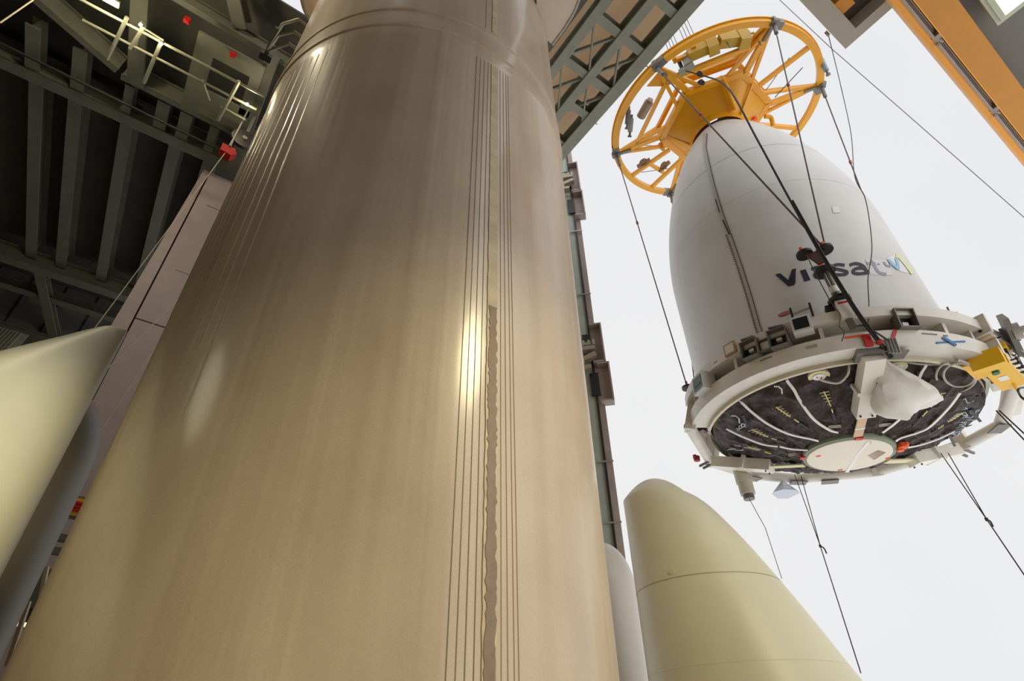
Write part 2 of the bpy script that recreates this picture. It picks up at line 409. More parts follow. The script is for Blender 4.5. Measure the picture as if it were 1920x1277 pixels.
aL = R(-43.9); domed('domed_fairing', (8.6*math.sin(aL), 8.6*math.cos(aL)), .70, 4.12, 'dark shaded round-topped body behind the left booster nose', 1.0, 0., V(-.75, -.2, 0), mat('shaded_dome_paint', (112, 104, 84), .5))  # left dome's shade is put into a darker paint

# ================================================================== payload fairing
CP = V(7.2018, 11.0265, 0); fp = Frame(CP); ZTOP = 16.754
def rf(z):
    if z > ZTOP: return -1
    u = min(max((z-10.6825)/6.9995, 0), 1); return 2.7*(1-u**1.7267)**.7314
def on_fair(px, py, off=.0):
    d = ray(px, py); t = 8.0
    while t < 30:
        q = d*t
        if 5 < q.z < ZTOP and math.hypot(q.x-CP.x, q.y-CP.y) < rf(q.z)+off:
            for _ in range(12):
                pass
            lo, hi = t-.05, t
            for _ in range(14):
                mid = (lo+hi)/2; q = d*mid
                if math.hypot(q.x-CP.x, q.y-CP.y) < rf(q.z)+off: hi = mid
                else: lo = mid
            return d*hi
        t += .05
    return None
fair = thing('payload_fairing', (CP.x, CP.y, 6.3), 'white ogive payload fairing with a satellite company logo, hoisted in the open doorway', 'rocket fairing')
zs = [6.2+.2*k for k in range(52)]; zs = [z for z in zs if z < ZTOP-.05]+[ZTOP]
MB().lathe([(rf(z), z) for z in zs], fp, 120).cap(rf(ZTOP), ZTOP, fp, 120).build('shell', fairm, fair)
MB().lathe([(rf(16.70)+.012, 16.70), (rf(ZTOP)+.02, ZTOP+.02), (rf(ZTOP)+.02, ZTOP+.07), (.85, ZTOP+.07)], fp, 90).build('black_top_band', black, fair)
for z, dz, m_ in ((13.05, .006, 'horizontal_seam'), (11.15, .003, 'horizontal_seam')):
    MB().lathe([(rf(z)+.004, z), (rf(z+dz*2)+.004, z+dz*2)], fp, 120, -175, -40).build(m_, mat('fairing_seam', (158, 158, 156), .5), fair)
# vertical rail down the split line, following the traced edge
def fair_ribbon(path, w, name, m, off=.008, parent=fair, sub=10, px=True, wpx=None, label=None):
    pts = []
    for i in range(len(path)-1):
        for k in range(sub): pts.append((path[i][0]+(path[i+1][0]-path[i][0])*k/sub, path[i][1]+(path[i+1][1]-path[i][1])*k/sub))
    pts.append(path[-1]); L = []; Q = []
    for i, p in enumerate(pts):
        a = pts[max(i-1, 0)]; b = pts[min(i+1, len(pts)-1)]; dx, dy = b[0]-a[0], b[1]-a[1]; l = math.hypot(dx, dy); nx, ny = -dy/l, dx/l
        q0 = on_fair(p[0]+nx*w/2, p[1]+ny*w/2, off); q1 = on_fair(p[0]-nx*w/2, p[1]-ny*w/2, off)
        if q0 is None or q1 is None: continue
        L.append((q0, q1))
    vs = [x for pr in L for x in pr]; fs = [(2*i, 2*i+1, 2*i+3, 2*i+2) for i in range(len(L)-1)]
    return MB().add(vs, fs).build(name, m, parent, label=label)
seam = [(1322, 250), (1320, 275), (1326, 305), (1337, 350), (1352, 400), (1371, 450), (1390, 505), (1407, 560), (1421, 610), (1426, 624)]
fair_ribbon(seam, 6.5, 'split_line_rail', mat('rail_grey', (176, 172, 164), .45), .02)
fair_ribbon([(x+3.6, y) for x, y in seam], 1.6, 'rail_gap', mat('gap_dark', (92, 86, 80), .6), .024)
fair_ribbon([(1341, 373), (1349, 398)], 2, 'dark_gap', black, .03); fair_ribbon([(1355, 412), (1368, 440)], 2.4, 'dark_gap', black, .03)
# stitched row of bolts beside the rail
bm_ = MB()
for k in range(46):
    t = k/45; y = 440+(624-440)*t; xs_ = [q for q in seam if q[1] >= 400]
    for i in range(len(seam)-1):
        if seam[i][1] <= y <= seam[i+1][1]: x = seam[i][0]+(seam[i+1][0]-seam[i][0])*(y-seam[i][1])/(seam[i+1][1]-seam[i][1])
    q0 = on_fair(x-5.5, y+1.5, .012)
    if q0:
        n_ = (q0-V(CP.x, CP.y, q0.z)).normalized(); MB().box(q0, n_*.012, n_.cross(V(0, 0, 1))*.02, V(0, 0, .012)).build('bolt', grey, fair)

# ---- the printed word and emblem, wrapped on the shell
def lz(x, y): return (1440+x/5.804, 420+y/5.804)
def fair_poly(poly, name, m, off=.010):
    """fill a polygon given in picture points with a fine grid laid on the shell"""
    xs = [p[0] for p in poly]; ys = [p[1] for p in poly]; n = len(poly)
    bm = bmesh.new(); vv = [bm.verts.new((p[0], p[1], 0)) for p in poly]; bm.faces.new(vv)
    bmesh.ops.triangulate(bm, faces=bm.faces[:])
    for _ in range(2): bmesh.ops.subdivide_edges(bm, edges=bm.edges[:], cuts=1, use_grid_fill=True)
    vs = []; ok = True; bm.verts.ensure_lookup_table()
    for v in bm.verts:
        q = on_fair(v.co.x, v.co.y, off); vs.append(q if q else V(0, 0, 0)); ok = ok and q is not None
    fs = [tuple(v.index for v in f.verts) for f in bm.faces]; bm.verts.index_update(); fs = [tuple(v.index for v in f.verts) for f in bm.faces]; bm.free()
    return MB().add(vs, fs).build(name, m, fair)
fair_poly([lz(1060, 385), lz(1290, 395), lz(1365, 560), lz(1120, 552)], 'film_patch', film, .006)
fair_poly([lz(1290, 375), lz(1400, 322), lz(1600, 545), lz(1450, 520)], 'film_patch', film, .006)
fair_poly([lz(78, 550), lz(132, 535), lz(222, 610), lz(262, 492), lz(304, 484), lz(298, 640), lz(284, 666), lz(222, 678)], 'letter_v', navy)
fair_poly([lz(348, 506), lz(410, 492), lz(462, 608), lz(398, 626)], 'letter_i', navy)
def stroke(ps, w, name, m, off=.010):
    return fair_ribbon([lz(*p) for p in curve2(ps)], w/5.804, name, m, off, sub=2)
def curve2(ps, n=6):
    q = curve_pts([V(a, b, 0) for a, b in ps], n); return [(p.x, p.y) for p in q]
def letter(name, strokes, m, w):
    for st in strokes: stroke(st, w, name, m)
letter('letter_a', [[(476, 492), (530, 472), (585, 476), (625, 505), (660, 575)], [(655, 525), (575, 522), (512, 545), (530, 576), (600, 580), (680, 568)]], navy, 36)
letter('letter_s', [[(836, 448), (770, 440), (712, 455), (728, 484), (800, 500), (860, 520), (848, 545), (780, 552), (722, 546)]], navy, 32)
letter('letter_a', [[(890, 446), (950, 430), (1010, 442), (1052, 475), (1090, 540)], [(1060, 482), (975, 482), (928, 508), (945, 535), (1010, 540), (1100, 528)]], navy, 34)
letter('letter_t', [[(1120, 396), (1150, 440), (1195, 515), (1235, 538), (1290, 545)], [(1075, 428), (1130, 432), (1170, 428)]], palegr, 30)
fair_poly([lz(1180, 432), lz(1212, 428), lz(1222, 444), lz(1190, 448)], 'printed_dot', palegr)
def lz3(x, y): return (1600+x/3.755, 300+y/3.755)
def st3(ps, w, name, m, off=.012): fair_ribbon([lz3(*p) for p in ps], w/3.755, name, m, off, sub=5)
st3([(214, 716), (232, 742), (256, 750), (272, 722)], 15, 'emblem_grey_wave', palegr)
st3([(248, 700), (280, 735), (320, 768), (312, 722), (300, 690)], 19, 'emblem_blue_wave', bluep, .014)
st3([(300, 672), (326, 680), (372, 735), (420, 800)], 24, 'emblem_lime_wave', yelp, .016)
fair_poly([(1560, 388), (1573, 386), (1576, 398), (1562, 399)], 'small_square_cover', mat('cover_white', (220, 220, 218), .4))

# ================================================================== payload base: blanket cone and closing disc
fb = Frame(V(CP.x, CP.y, 5.97), V(.075, -.044, 1)); 
cone = thing('insulated_payload_base', (CP.x, CP.y, 5.1), 'crinkled black insulation cone under the white fairing, with a pale disc closing it', 'payload base')
ZD = -.72
def zc(r):
    t = (r-.95)/(2.62-.95); return ZD+.10+(.02-ZD-.10)*(t**.9 if t > 0 else 0)+.10*math.sin(PI*min(max(t, 0), 1))*-1
rng = random.Random(3)
nr, na = 36, 240; vs = []; fs = []
for i in range(nr+1):
    r = .9+(2.62-.9)*i/nr
    for k in range(na):
        a = 360*k/na
        w = .030*math.sin(R(a)*23+3*math.sin(r*4))*(r/2.6)+.020*math.sin(r*13+5*math.sin(R(a)*5))+.05*abs(math.sin(R(a)*12))**.35*min(1, r-.9)+rng.uniform(-.02, .02)-.03
        vs.append(fb.p(a, r, zc(r)+(w if 0 < i < nr else 0)))
for i in range(nr):
    for k in range(na): fs.append((i*na+k, (i+1)*na+k, (i+1)*na+(k+1) % na, i*na+(k+1) % na))
MB().add(vs, fs).build('black_blanket', mli, cone)
MB().lathe([(2.62, .02), (2.64, .12), (2.60, .18)], fb, 120).lathe([(2.60, .18), (2.60, .45)], fb, 120).build('amber_blanket_edge', gold, cone)
MB().lathe([(.80, ZD), (.89, ZD+.01), (.91, ZD+.06), (.90, ZD+.16), (.82, ZD+.16)], fb, 90).build('olive_clamp_ring', olive, cone)
MB().lathe([(.90, ZD+.15), (.945, ZD+.155), (.94, ZD+.20), (.88, ZD+.2)], fb, 90, -200, 30).build('orange_tape_ring', orang, cone)
dm = MB().lathe([(0.001, ZD-.03), (.4, ZD-.028), (.8, ZD-.02), (.815, ZD-.01), (.815, ZD+.03)], fb, 90)
dm.build('closing_disc', coverm, cone)
def on_base(px, py, r_off=.02):   # onto the underside of the cone
    d = ray(px, py); t = 8.0
    while t < 22:
        q = d*t-fb.o; z = q.dot(fb.n); x = q.dot(fb.x); y = q.dot(fb.y); r = math.hypot(x, y)
        if r < 2.62 and z > (zc(r)-r_off if r > .9 else ZD-.035): return d*t
        t += .01
    return None
def base_ribbon(path, w, name, m, off=.035, parent=cone, sub=6, curved=True):
    pts = curve2(path, sub) if curved else path; L = []
    P3 = [on_base(x, y, off) for x, y in pts]; P3 = [p for p in P3 if p]
    for i, p in enumerate(P3):
        d = (P3[min(i+1, len(P3)-1)]-P3[max(i-1, 0)]); s_ = d.cross(fb.n).normalized(); L += [p+s_*w/2, p-s_*w/2, p-s_*w/2+fb.n*.02, p+s_*w/2+fb.n*.02]
    fs = []
    for i in range(len(P3)-1):
        b = 4*i
        for k in range(4): fs.append((b+k, b+(k+1) % 4, b+4+(k+1) % 4, b+4+k))
    fs += [(0, 1, 2, 3), tuple(4*(len(P3)-1)+k for k in (3, 2, 1, 0))]
    return MB().add(L, fs).build(name, m, parent)
base_ribbon([(1630, 828), (1612, 848), (1588, 886)], .07, 'disc_seam_tape', tapem, .01, curved=False)
for x, y in ((1629, 831), (1535, 856), (1665, 860), (1576, 882)): base_ribbon([(x-4, y+1), (x+4, y-1)], .05, 'red_mark', orang, .01, curved=False)
for k in range(5):
    base_ribbon([(1628+k*2.6, 855-k*.2+k*2), (1648+k*3, 845+k*1.0)], .02, 'printed_note', mat('note_ink', (170, 120, 100), .6) if k % 2 else mat('note_ink_grey', (140, 130, 120), .6), .01, curved=False)
tapes = [[(1471, 702), (1477, 716), (1489, 732), (1500, 752), (1525, 786), (1555, 807), (1572, 812)],
         [(1377, 746), (1392, 757), (1408, 772), (1440, 796), (1480, 815), (1520, 824), (1535, 828)],
         [(1362, 805), (1382, 815), (1398, 822), (1430, 834), (1458, 838)], [(1462, 838), (1485, 843), (1515, 845)],
         [(1736, 664), (1737, 684), (1728, 700), (1722, 718), (1726, 738), (1706, 768), (1678, 795), (1655, 812)],
         [(1800, 738), (1780, 765), (1745, 800), (1722, 812), (1690, 822), (1680, 828)],
         [(1790, 810), (1755, 826), (1715, 838), (1690, 840)]]
for t_ in tapes: base_ribbon(t_, .055, 'white_tape', tapem, .075)
sticks = [((1545, 735), (1558, 762), (1562, 776)), ((1455, 764), (1482, 782), (1500, 794)), ((1410, 806), (1440, 820), (1458, 826)),
          ((1402, 838), (1425, 845), (1448, 852)), ((1766, 738), (1746, 764), (1728, 783)), ((1803, 775), (1778, 792), (1757, 806)), ((1800, 822), (1775, 832), (1755, 840))]
for a, b, c in sticks:
    base_ribbon([a, b], .022, 'yellow_stick', woodm, .05, curved=False)
    base_ribbon([(b[0]*.6+c[0]*.4, b[1]*.6+c[1]*.4), (b[0]*.1+c[0]*.9, b[1]*.1+c[1]*.9)], .022, 'yellow_stick', woodm, .05, curved=False)
    dx, dy = c[0]-b[0], c[1]-b[1]
    base_ribbon([(c[0], c[1]), (c[0]+dx*.9, c[1]+dy*.9)], .05, 'black_strap_end', black, .05, curved=False)
    # stencilled lines across the stick, too small to read
    for k in range(5):
        t = (k+.3)/5; mx, my = a[0]+(b[0]-a[0])*t, a[1]+(b[1]-a[1])*t
        base_ribbon([(mx-9+k, my+2-k*.3), (mx+9-k, my-2+k*.3)], .010, 'stencil_line', stenc, .042, curved=False)
for x, y in ((1565, 800), (1660, 797), (1490, 852)):
    for k in range(2): base_ribbon([(x-12, y+k*3), (x+12, y-2+k*3)], .018, 'stencil_line', stenc, .042, curved=False)
def port(px, py, label):
    p = on_base(px, py, .03)
    r = MB().disc(p, fb.n, .19, .05, 32).build('access_port', mat('port_cream', (214, 204, 160), .4), cone, label=label)
    MB().disc(p-fb.n*.03, fb.n, .11, .03, 24).build('port_cap', mat('port_white', (226, 224, 218), .4), r)
    for s_ in (-.04, .04): MB().disc(p-fb.n*.05+fb.x*s_, fb.n, .014, .02, 8).build('port_screw', red, r)
port(1535, 704, 'cream round port left of the white arm'); port(1679, 688, 'cream round port right of the white arm')
for x, y, x2, y2 in ((1386, 832, 1392, 862), (1392, 778, 1402, 800), (1842, 758, 1832, 742), (1838, 790, 1818, 768), (1790, 836, 1780, 816)):
    p = on_base(x2, y2, .05); q = on_plane(x, y, fb.o-fb.n*.18, fb.n)
    if p: MB().beam(p, q, .05, .03).build('hanging_black_strap', black, cone)
for x, y in ((1455, 735), (1375, 790)):
    P = [on_base(x+12*math.cos(t), y+10*math.sin(t)*1.1, .05) for t in (-1.9, -1.2, -.5, .3)]
    MB().tube([p for p in P if p], .014, 6).build('white_tape_loop', tapem, cone)
MB().disc(on_base(1692, 836, .08), fb.n, .09, .1, 9).disc(on_base(1687, 841, .08), fb.n, .07, .12, 7).disc(on_base(1698, 833, .08), fb.n, .06, .06, 7).build('orange_tag', orang, cone)
MB().box(fb.p(-103, .87, ZD+.03), fb.tan(-103)*.07, fb.rad(-103)*.05, fb.n*.06).build('red_clamp', red, cone)
MB().box(fb.p(165, .9, ZD+.03), fb.tan(165)*.06, fb.rad(165)*.05, fb.n*.05).build('red_clamp', red, cone)
# crumpled reflective edging
for k in range(26):
    a = rng.choice([rng.uniform(150, 190), rng.uniform(-50, -5), rng.uniform(-40, -10)]); r = rng.uniform(2.1, 2.45)
    P = [fb.p(a+rng.uniform(-3, 3), r+rng.uniform(-.1, .1), zc(r)-.03+rng.uniform(-.02, .02)) for _ in range(4)]
    MB().tube(curve_pts(P, 3), .010, 5).build('crinkle_foil', silver, cone)

# ================================================================== handling frame round the base
hf = thing('handling_frame', (CP.x, CP.y, 5.7), 'white steel handling frame of two rings clamped round the foot of the fairing', 'lifting frame')
# lower ring: curved in front, straight tubes behind
MB().arc(fb, 2.80, 3.16, -.02, .30, -188, -52).build('lower_ring', white, hf)
MB().arc(fb, 2.74, 2.80, -.10, .24, -188, -52).build('lower_ring_flange', mat('frame_paint_worn', (206, 196, 172), .4, var=.12, scale=4), hf)
MB().arc(fb, 2.78, 3.20, .60, .82, -190, -60).build('upper_ring', white, hf)
MB().arc(fb, 2.70, 2.76, .25, 1.0, 0, 360, 90).build('inner_skirt', mat('skirt_paint', (206, 203, 190), .4, var=.08, scale=3), hf)
poly = [172, 132, 107, 84, 50, 12, -8, -46]
for a, b in zip(poly[:-1], poly[1:]):
    if (a, b) in ((12, -8),): continue
    P, Q = fb.p(a, 3.2, .02), fb.p(b, 3.2, .02)
    MB().tube([P, Q], .13, 12).build('rear_tube', white, hf)
MB().tube([fb.p(12, 3.2, .02), fb.p(-8, 3.3, .02)], .13, 12).build('rear_tube', white, hf)
for a in (107, 84, 70, -8, -98):
    MB().box(fb.p(a, 3.1 if a != -98 else 2.95, -.13 if a != -98 else -.09), fb.tan(a)*.2, fb.rad(a)*.13, fb.n*.012).build('grey_foot_plate', grey, hf)
for a in (172, 132, 12, -46, 50):
    MB().beam(fb.p(a, 3.2, -.1), fb.p(a, 3.0, .72), .24, .24).build('corner_post', white, hf)
for a in (-182, -166, -150, -118, -92, -78, -66):
    MB().box(fb.p(a, 2.93, .45), fb.tan(a)*.035, fb.rad(a)*.14, fb.n*.17).build('web_plate', white, hf)
# straight boxed section on the right flank
for z, h in ((.70, .24), (.12, .32)):
    MB().beam(fb.p(-62, 3.0, z), fb.p(-46, 3.16, z), .34, h).build('straight_beam', white, hf)
    MB().beam(fb.p(-46, 3.2, z), fb.p(-14, 3.24, z), .26, h*.8).build('straight_beam', white, hf)
for a in (-63, -47):
    for z in (.70, .14):
        MB().box(fb.p(a, 3.04, z), fb.tan(a)*.035, fb.rad(a)*.28, fb.n*.20).build('bolted_flange', white, hf)
        for s_ in (-.12, .12):
            MB().disc(fb.p(a, 3.04+s_, z-.12)+fb.tan(a)*-.045, fb.tan(a), .028, .03, 10).build('bolt', black, hf)
MB().beam(fb.p(-60, 3.02, .555), fb.p(-38, 3.12, .555), .40, .03).build('tan_board', strapw, hf, label='tan board strapped under the upper ring')
for a in (-57, -47, -42): MB().box(fb.p(a, 3.08, .53), fb.tan(a)*.012, fb.rad(a)*.22, fb.n*.012).build('black_strap', black, hf)
for a in (-64, -58): MB().tube([fb.p(a, 2.86, .85), fb.p(a, 2.86, 1.35)], .018, 6).build('guide_pin', grey, hf)
# three arms reaching in to the disc
arm = mat('arm_paint', (226, 220, 206), .35)
for i, a in enumerate((-105, 136, 14)):
    e = MB(); q0 = fb.p(a, 3.0, -.12); q1 = fb.p(a, 1.62, -.56)
    e.beam(q0, q1, .30 if i else .34, .26); e.beam(fb.p(a, 2.25, -.33), fb.p(a, 2.18, -.36), .44, .32)
    A = e.build('support_arm', arm, hf, label=('support arm facing the camera' if i == 0 else 'support arm reaching in from the left' if i == 1 else 'support arm reaching in from the right'))
    MB().beam(fb.p(a, 1.7, -.56), fb.p(a, .93, ZD+.01), .17, .03).build('strut_strip', strapw if i == 0 else mat('pale_strip', (214, 206, 160), .5), A)
    if i == 0: MB().beam(fb.p(a, 1.22, -.665), fb.p(a, 1.18, -.67), .18, .02).build('strip_band', tapem, A)
    if i:
        for s_ in (-.09, .09): MB().tube([fb.p(a, 3.1, -.1)+fb.tan(a)*s_, fb.p(a, 3.36, -.16)+fb.tan(a)*s_], .035, 8).build('clevis_lug', grey, A)
        MB().disc(fb.p(a, 3.45, .1), fb.n, .08, .12, 7).disc(fb.p(a, 3.5, .16), fb.n, .05, .1, 6).build('red_tie', mat('dark_red_cloth', (150, 40, 40), .7), A)
    for r_ in (1.75, 2.5):
        for s_ in (-.1, .1): MB().disc(fb.p(a, r_, -.60 if r_ < 2 else -.32)+fb.tan(a)*s_-fb.n*.08, fb.n, .018, .03, 8).build('bolt', black, A)
# clutter of fittings on top of the front arm
MB().box(fb.p(-105, 2.95, -.02), fb.tan(-105)*.26, fb.rad(-105)*.16, fb.n*.10).build('arm_bracket', grey, hf)
MB().box(fb.p(-106, 3.17, .10), fb.tan(-106)*.06, fb.rad(-106)*.03, fb.n*.12).disc(fb.p(-103, 3.19, .04), fb.rad(-103), .05, .06, 10).build('red_fastener', red, hf)
for k in range(4): MB().tube([fb.p(-101+k*.9, 3.18, .1), fb.p(-101+k, 3.14, -.18)], .022, 6).build('silver_hook', steel, hf)
# tapes and marks on the rings
def rtape(a0, a1, z0, z1, m, name, r=3.168): MB().arc(fb, r-.004, r, z0, z1, a0, a1, 6).build(name, m, hf)
rtape(-112, -105, .20, .245, orang, 'orange_tape_mark'); 
MB().beam(fb.p(-97, 3.172, .29), fb.p(-99.5, 3.172, .02), .06, .006, fb.rad(-97)).beam(fb.p(-99.5, 3.17, .02), fb.p(-101, 2.95, -.03), .06, .006, fb.n).build('red_tape', red, hf)
MB().beam(fb.p(-86, 3.175, .03), fb.p(-75, 3.175, .16), .006, .035).beam(fb.p(-83, 3.18, .17), fb.p(-79.5, 3.18, .02), .006, .075).build('blue_tape_cross', blue, hf)
MB().box(fb.p(-122, 3.165, .18), fb.tan(-122)*.09, fb.rad(-122)*.004, fb.n*.03).build('brown_label', rust, hf)
MB().box(fb.p(178, 3.05, .35), fb.tan(178)*.1, fb.rad(178)*.006, fb.n*.09).box(fb.p(186, 3.05, .88), fb.tan(186)*.05, fb.rad(186)*.04, fb.n*.08).build('blue_green_patch', blue, hf)
for a, t_ in ((-139, 8), (-89, 9), (-82, 3), (-158, 4)):
    for k in range(t_): MB().box(fb.p(a+k*.55, 3.202 if a == -158 else 3.166, .70 if a == -158 else .22), fb.tan(a)*.009, fb.rad(a)*.002, fb.n*.014).build('stencil_mark', grey, hf)
# things carried by the upper ring
def ring_box(name, a, r, z, w, d, h, m, label, inner=None, im=None, open_=True, cat='equipment'):
    root = thing(name, fb.p(a, r, z-h/2), label, cat)
    T, N, U_ = fb.tan(a), fb.rad(a), fb.n; c = fb.p(a, r, z)
    e = MB()
    if open_:
        e.box(c-N*(d/2-.01), T*(w/2), N*.01, U_*(h/2))
        for s_ in (-1, 1): e.box(c+T*s_*(w/2-.01), T*.01, N*(d/2), U_*(h/2)); e.box(c+U_*s_*(h/2-.01), T*(w/2), N*(d/2), U_*.01)
    else: e.box(c, T*(w/2), N*(d/2), U_*(h/2))
    e.build('housing', m, root)
    if inner: MB().box(c+N*(d/2 if not open_ else 0), T*(w*.38), N*.01, U_*(h*.36)).build(inner, im, root)
    return root, c, T, N, U_
for a, lb in ((-141, 'open grey floodlight box on the upper ring, the left one of the pair'), (-131, 'open grey floodlight box on the upper ring, right one of the pair')):
    r_, c, T, N, U_ = ring_box('floodlight_box', a, 3.22, .50, .36, .22, .40, grey, lb, cat='lamp')
    MB().box(c-N*.05, T*.05, N*.05, U_*.03).build('lamp_bulb', tapem, r_); MB().beam(c+U_*.22+T*.15, c+U_*.26-T*.12, .22, .03).build('visor', grey, r_)
    MB().box(c-N*.08, T*.15, N*.005, U_*.17).build('reflector', black, r_)
r_, c, T, N, U_ = ring_box('floodlight_box', -93, 3.16, .50, .34, .22, .42, grey, 'dark open lamp box on the frame, right of the black sling', cat='lamp')
MB().box(c-N*.08, T*.15, N*.005, U_*.18).build('reflector', black, r_); MB().box(c-N*.05-U_*.08, T*.05, N*.05, U_*.04).build('lamp_bulb', tapem, r_)
for k in (-.12, 0, .12): MB().tube([c+U_*.2+T*k, c+U_*.3+T*(k+.03), c+U_*.24+T*(k+.08)], .012, 6).build('cable_loop', black, r_)
r_, c, T, N, U_ = ring_box('grey_open_tray', -136, 3.2, .48, .24, .12, .26, grey, 'small empty grey tray between the two floodlight boxes', 'tray_back', white, cat='box')
r_, c, T, N, U_ = ring_box('display_unit', -123, 3.24, .62, .34, .22, .34, mat('device_case', (208, 206, 204), .4), 'white instrument box with dark screen, below the red disc', 'screen', screen, False, 'instrument')
r_, c, T, N, U_ = ring_box('display_unit', -166, 3.2, .42, .42, .3, .42, mat('device_case', (208, 206, 204), .4), 'white box with dark glass front at the left end of the frame', 'screen', screen, False, 'instrument')
MB().box(c-U_*.04+N*.165, T*.10, N*.004, U_*.03).build('green_board', mat('green_board', (60, 110, 70), .4), r_)
r_, c, T, N, U_ = ring_box('cardboard_frame', -149, 3.22, .76, .28, .05, .28, mat('cardboard', (160, 134, 92), .7), 'tan cardboard square frame taped high on the ring at left', 'white_centre', white, False, 'box')
# clamp bar between red disc and unit
root = thing('clamp_bar', fb.p(-121, 3.25, .95), 'black clamp bar with a red disc, above the dark-screened instrument', 'clamp')
MB().disc(fb.p(-127, 3.22, 1.02), (fb.n*.6+fb.rad(-127)*.7).normalized(), .13, .03, 24).build('red_disc', mat('dark_red', (130, 24, 24), .4), root)
MB().beam(fb.p(-125, 3.25, .92), fb.p(-119, 3.25, .98), .04, .03).build('bar', steel, root)
for a in (-125, -119): MB().beam(fb.p(a, 3.25, .78), fb.p(a, 3.25, 1.08), .05, .04).build('bracket', black, root)
tag(MB().disc(fb.p(-112, 3.12, 1.03), fb.tan(-112), .13, .08, 22).box(fb.p(-113, 3.12, .93), fb.tan(-112)*.1, fb.rad(-112)*.08, fb.n*.05).build('rubber_wheel', black), 'black rubber wheel standing on the upper ring, left of the sling foot', 'wheel')
tag(MB().disc(fb.p(176, 3.02, .72), fb.rad(176), .09, .10, 16).disc(fb.p(176, 3.1, .72), fb.rad(176), .05, .1, 16).build('round_plug', white), 'round white plug on the left end of the upper ring', 'plug')
# motor unit at right
mu = thing('motor_unit', fb.p(-42, 3.55, .7), 'grey geared motor unit on the right end of the frame', 'motor')
c = fb.p(-51, 3.38, .68)
MB().beam(c-fb.tan(-42)*.3+fb.n*.25, c+fb.tan(-42)*.3-fb.n*.25, .1, .34).build('mounting_plate', grey, mu)
MB().disc(c+fb.rad(-42)*.1-fb.tan(-42)*.08, fb.rad(-42), .16, .12, 22).disc(c+fb.rad(-42)*.18-fb.tan(-42)*.08, fb.rad(-42), .07, .1, 16).build('drum', mat('motor_grey', (168, 162, 150), .45), mu)
MB().box(c+fb.tan(-42)*.16+fb.n*.1, fb.tan(-42)*.12, fb.rad(-42)*.12, fb.n*.12).build('gearbox', grey, mu)
for k in range(6): MB().tube([c+fb.tan(-42)*(.1+.05*k)-fb.n*.25, c+fb.tan(-42)*(.14+.05*k)-fb.n*.42+fb.rad(-42)*.1], .014, 5).build('pin', steel, mu)
# yellow control box at right
yb = thing('yellow_control_box', fb.p(-50, 3.15, -.3), 'yellow steel box with black switches hanging at the right of the frame', 'control box')
pb = lambda x, y, d=0: on_plane(x, y, fb.o-fb.n*(.12+d), fb.n)
A1, A2, A3, A4 = pb(1838, 660), pb(1880, 712), pb(1916, 714), pb(1870, 662)
ybm = mat('switch_yellow', (240, 186, 30), .4)
T_ = (fb.p(-40, 3.2, 0)-fb.p(-62, 3.2, 0)).normalized(); N_ = T_.cross(fb.n).normalized()
if N_.dot(fb.rad(-50)) < 0: N_ = -N_
cY = fb.p(-56, 3.06, -.12)
MB().box(cY, T_*.50, N_*.20, fb.n*.10).build('case', ybm, yb)
MB().box(cY+N_*.205+fb.n*.0, T_*.50, N_*.006, fb.n*.09).build('switch_panel', mat('panel_pale', (244, 212, 150), .4), yb)
MB().box(cY-T_*.62-N_*.05, T_*.10, N_*.24, fb.n*.16).box(cY-T_*.40-N_*.3, T_*.32, N_*.1, fb.n*.02).build('mounting_bracket', ybm, yb)
MB().prism([cY+T_*.3-fb.n*.1, cY+T_*.52-fb.n*.1, cY+T_*.41-fb.n*.24], N_*.03).build('triangular_gusset', ybm, yb)
for i in range(4):
    for j in range(2):
        p = cY+T_*(-.3+.2*i)+N_*.21+fb.n*(-.045+.08*j)
        MB().tube([p, p+N_*.09], .014, 6).disc(p+N_*.09, N_, .035, .03, 6).build('black_switch', black, yb)
MB().box(cY+T_*.0-N_*.03-fb.n*.104, T_*.09, N_*.07, fb.n*.004).build('white_plate', tapem, yb)
MB().disc(cY-T_*.35-fb.n*.13-N_*.05, fb.n, .06, .04, 7).build('green_connector', mat('green_plug', (30, 110, 70), .4), yb)
for k, (s_, z) in enumerate(((-.75, .32), (.5, .30))):
    q = fb.p(-52 if k == 0 else -36, 3.2, .3); MB().beam(q+fb.n*.2, q-fb.n*.3, .09, .05).build('lashing_strap', black, yb)
    MB().box(q+fb.n*.16, T_*.12, N_*.06, fb.n*.05).build('yellow_pad', ybm, yb)
# coiled hose in front of the blanket
P = [on_base(x, y, .12) for x, y in ((1668, 660), (1690, 675), (1720, 682), (1760, 683), (1800, 680), (1830, 672))]
P = [p for p in P if p]
for (cx, cy, rx, ry, a0, a1) in ((1793, 705, 38, 29, -1.6, 4.2), (1799, 703, 30, 22, -2.2, 4.6),):
    P2 = []
    for k in range(26):
        t = a0+(a1-a0)*k/25; q = on_plane(cx+rx*math.cos(t), cy+ry*math.sin(t)*1.0, fb.o-fb.n*.12, fb.n); P2.append(q)
    P += P2
tag(MB().tube(curve_pts(P, 2), .022, 7).build('coiled_hose', mat('hose_grey', (176, 166, 156), .5)), 'grey hose sagging into coils in front of the black blanket, beside the yellow box', 'hose')
P = [on_base(1590, 668, .1), on_base(1592, 690, .14), on_base(1588, 705, .14), on_base(1572, 718, .12), on_base(1550, 716, .1), on_base(1538, 712, .06)]
tag(MB().tube(curve_pts([p for p in P if p], 6), .022, 7).build('short_hose', mat('hose_white', (206, 200, 186), .5)), 'pale hose looping from the lower ring to the round port left of the arm', 'hose')
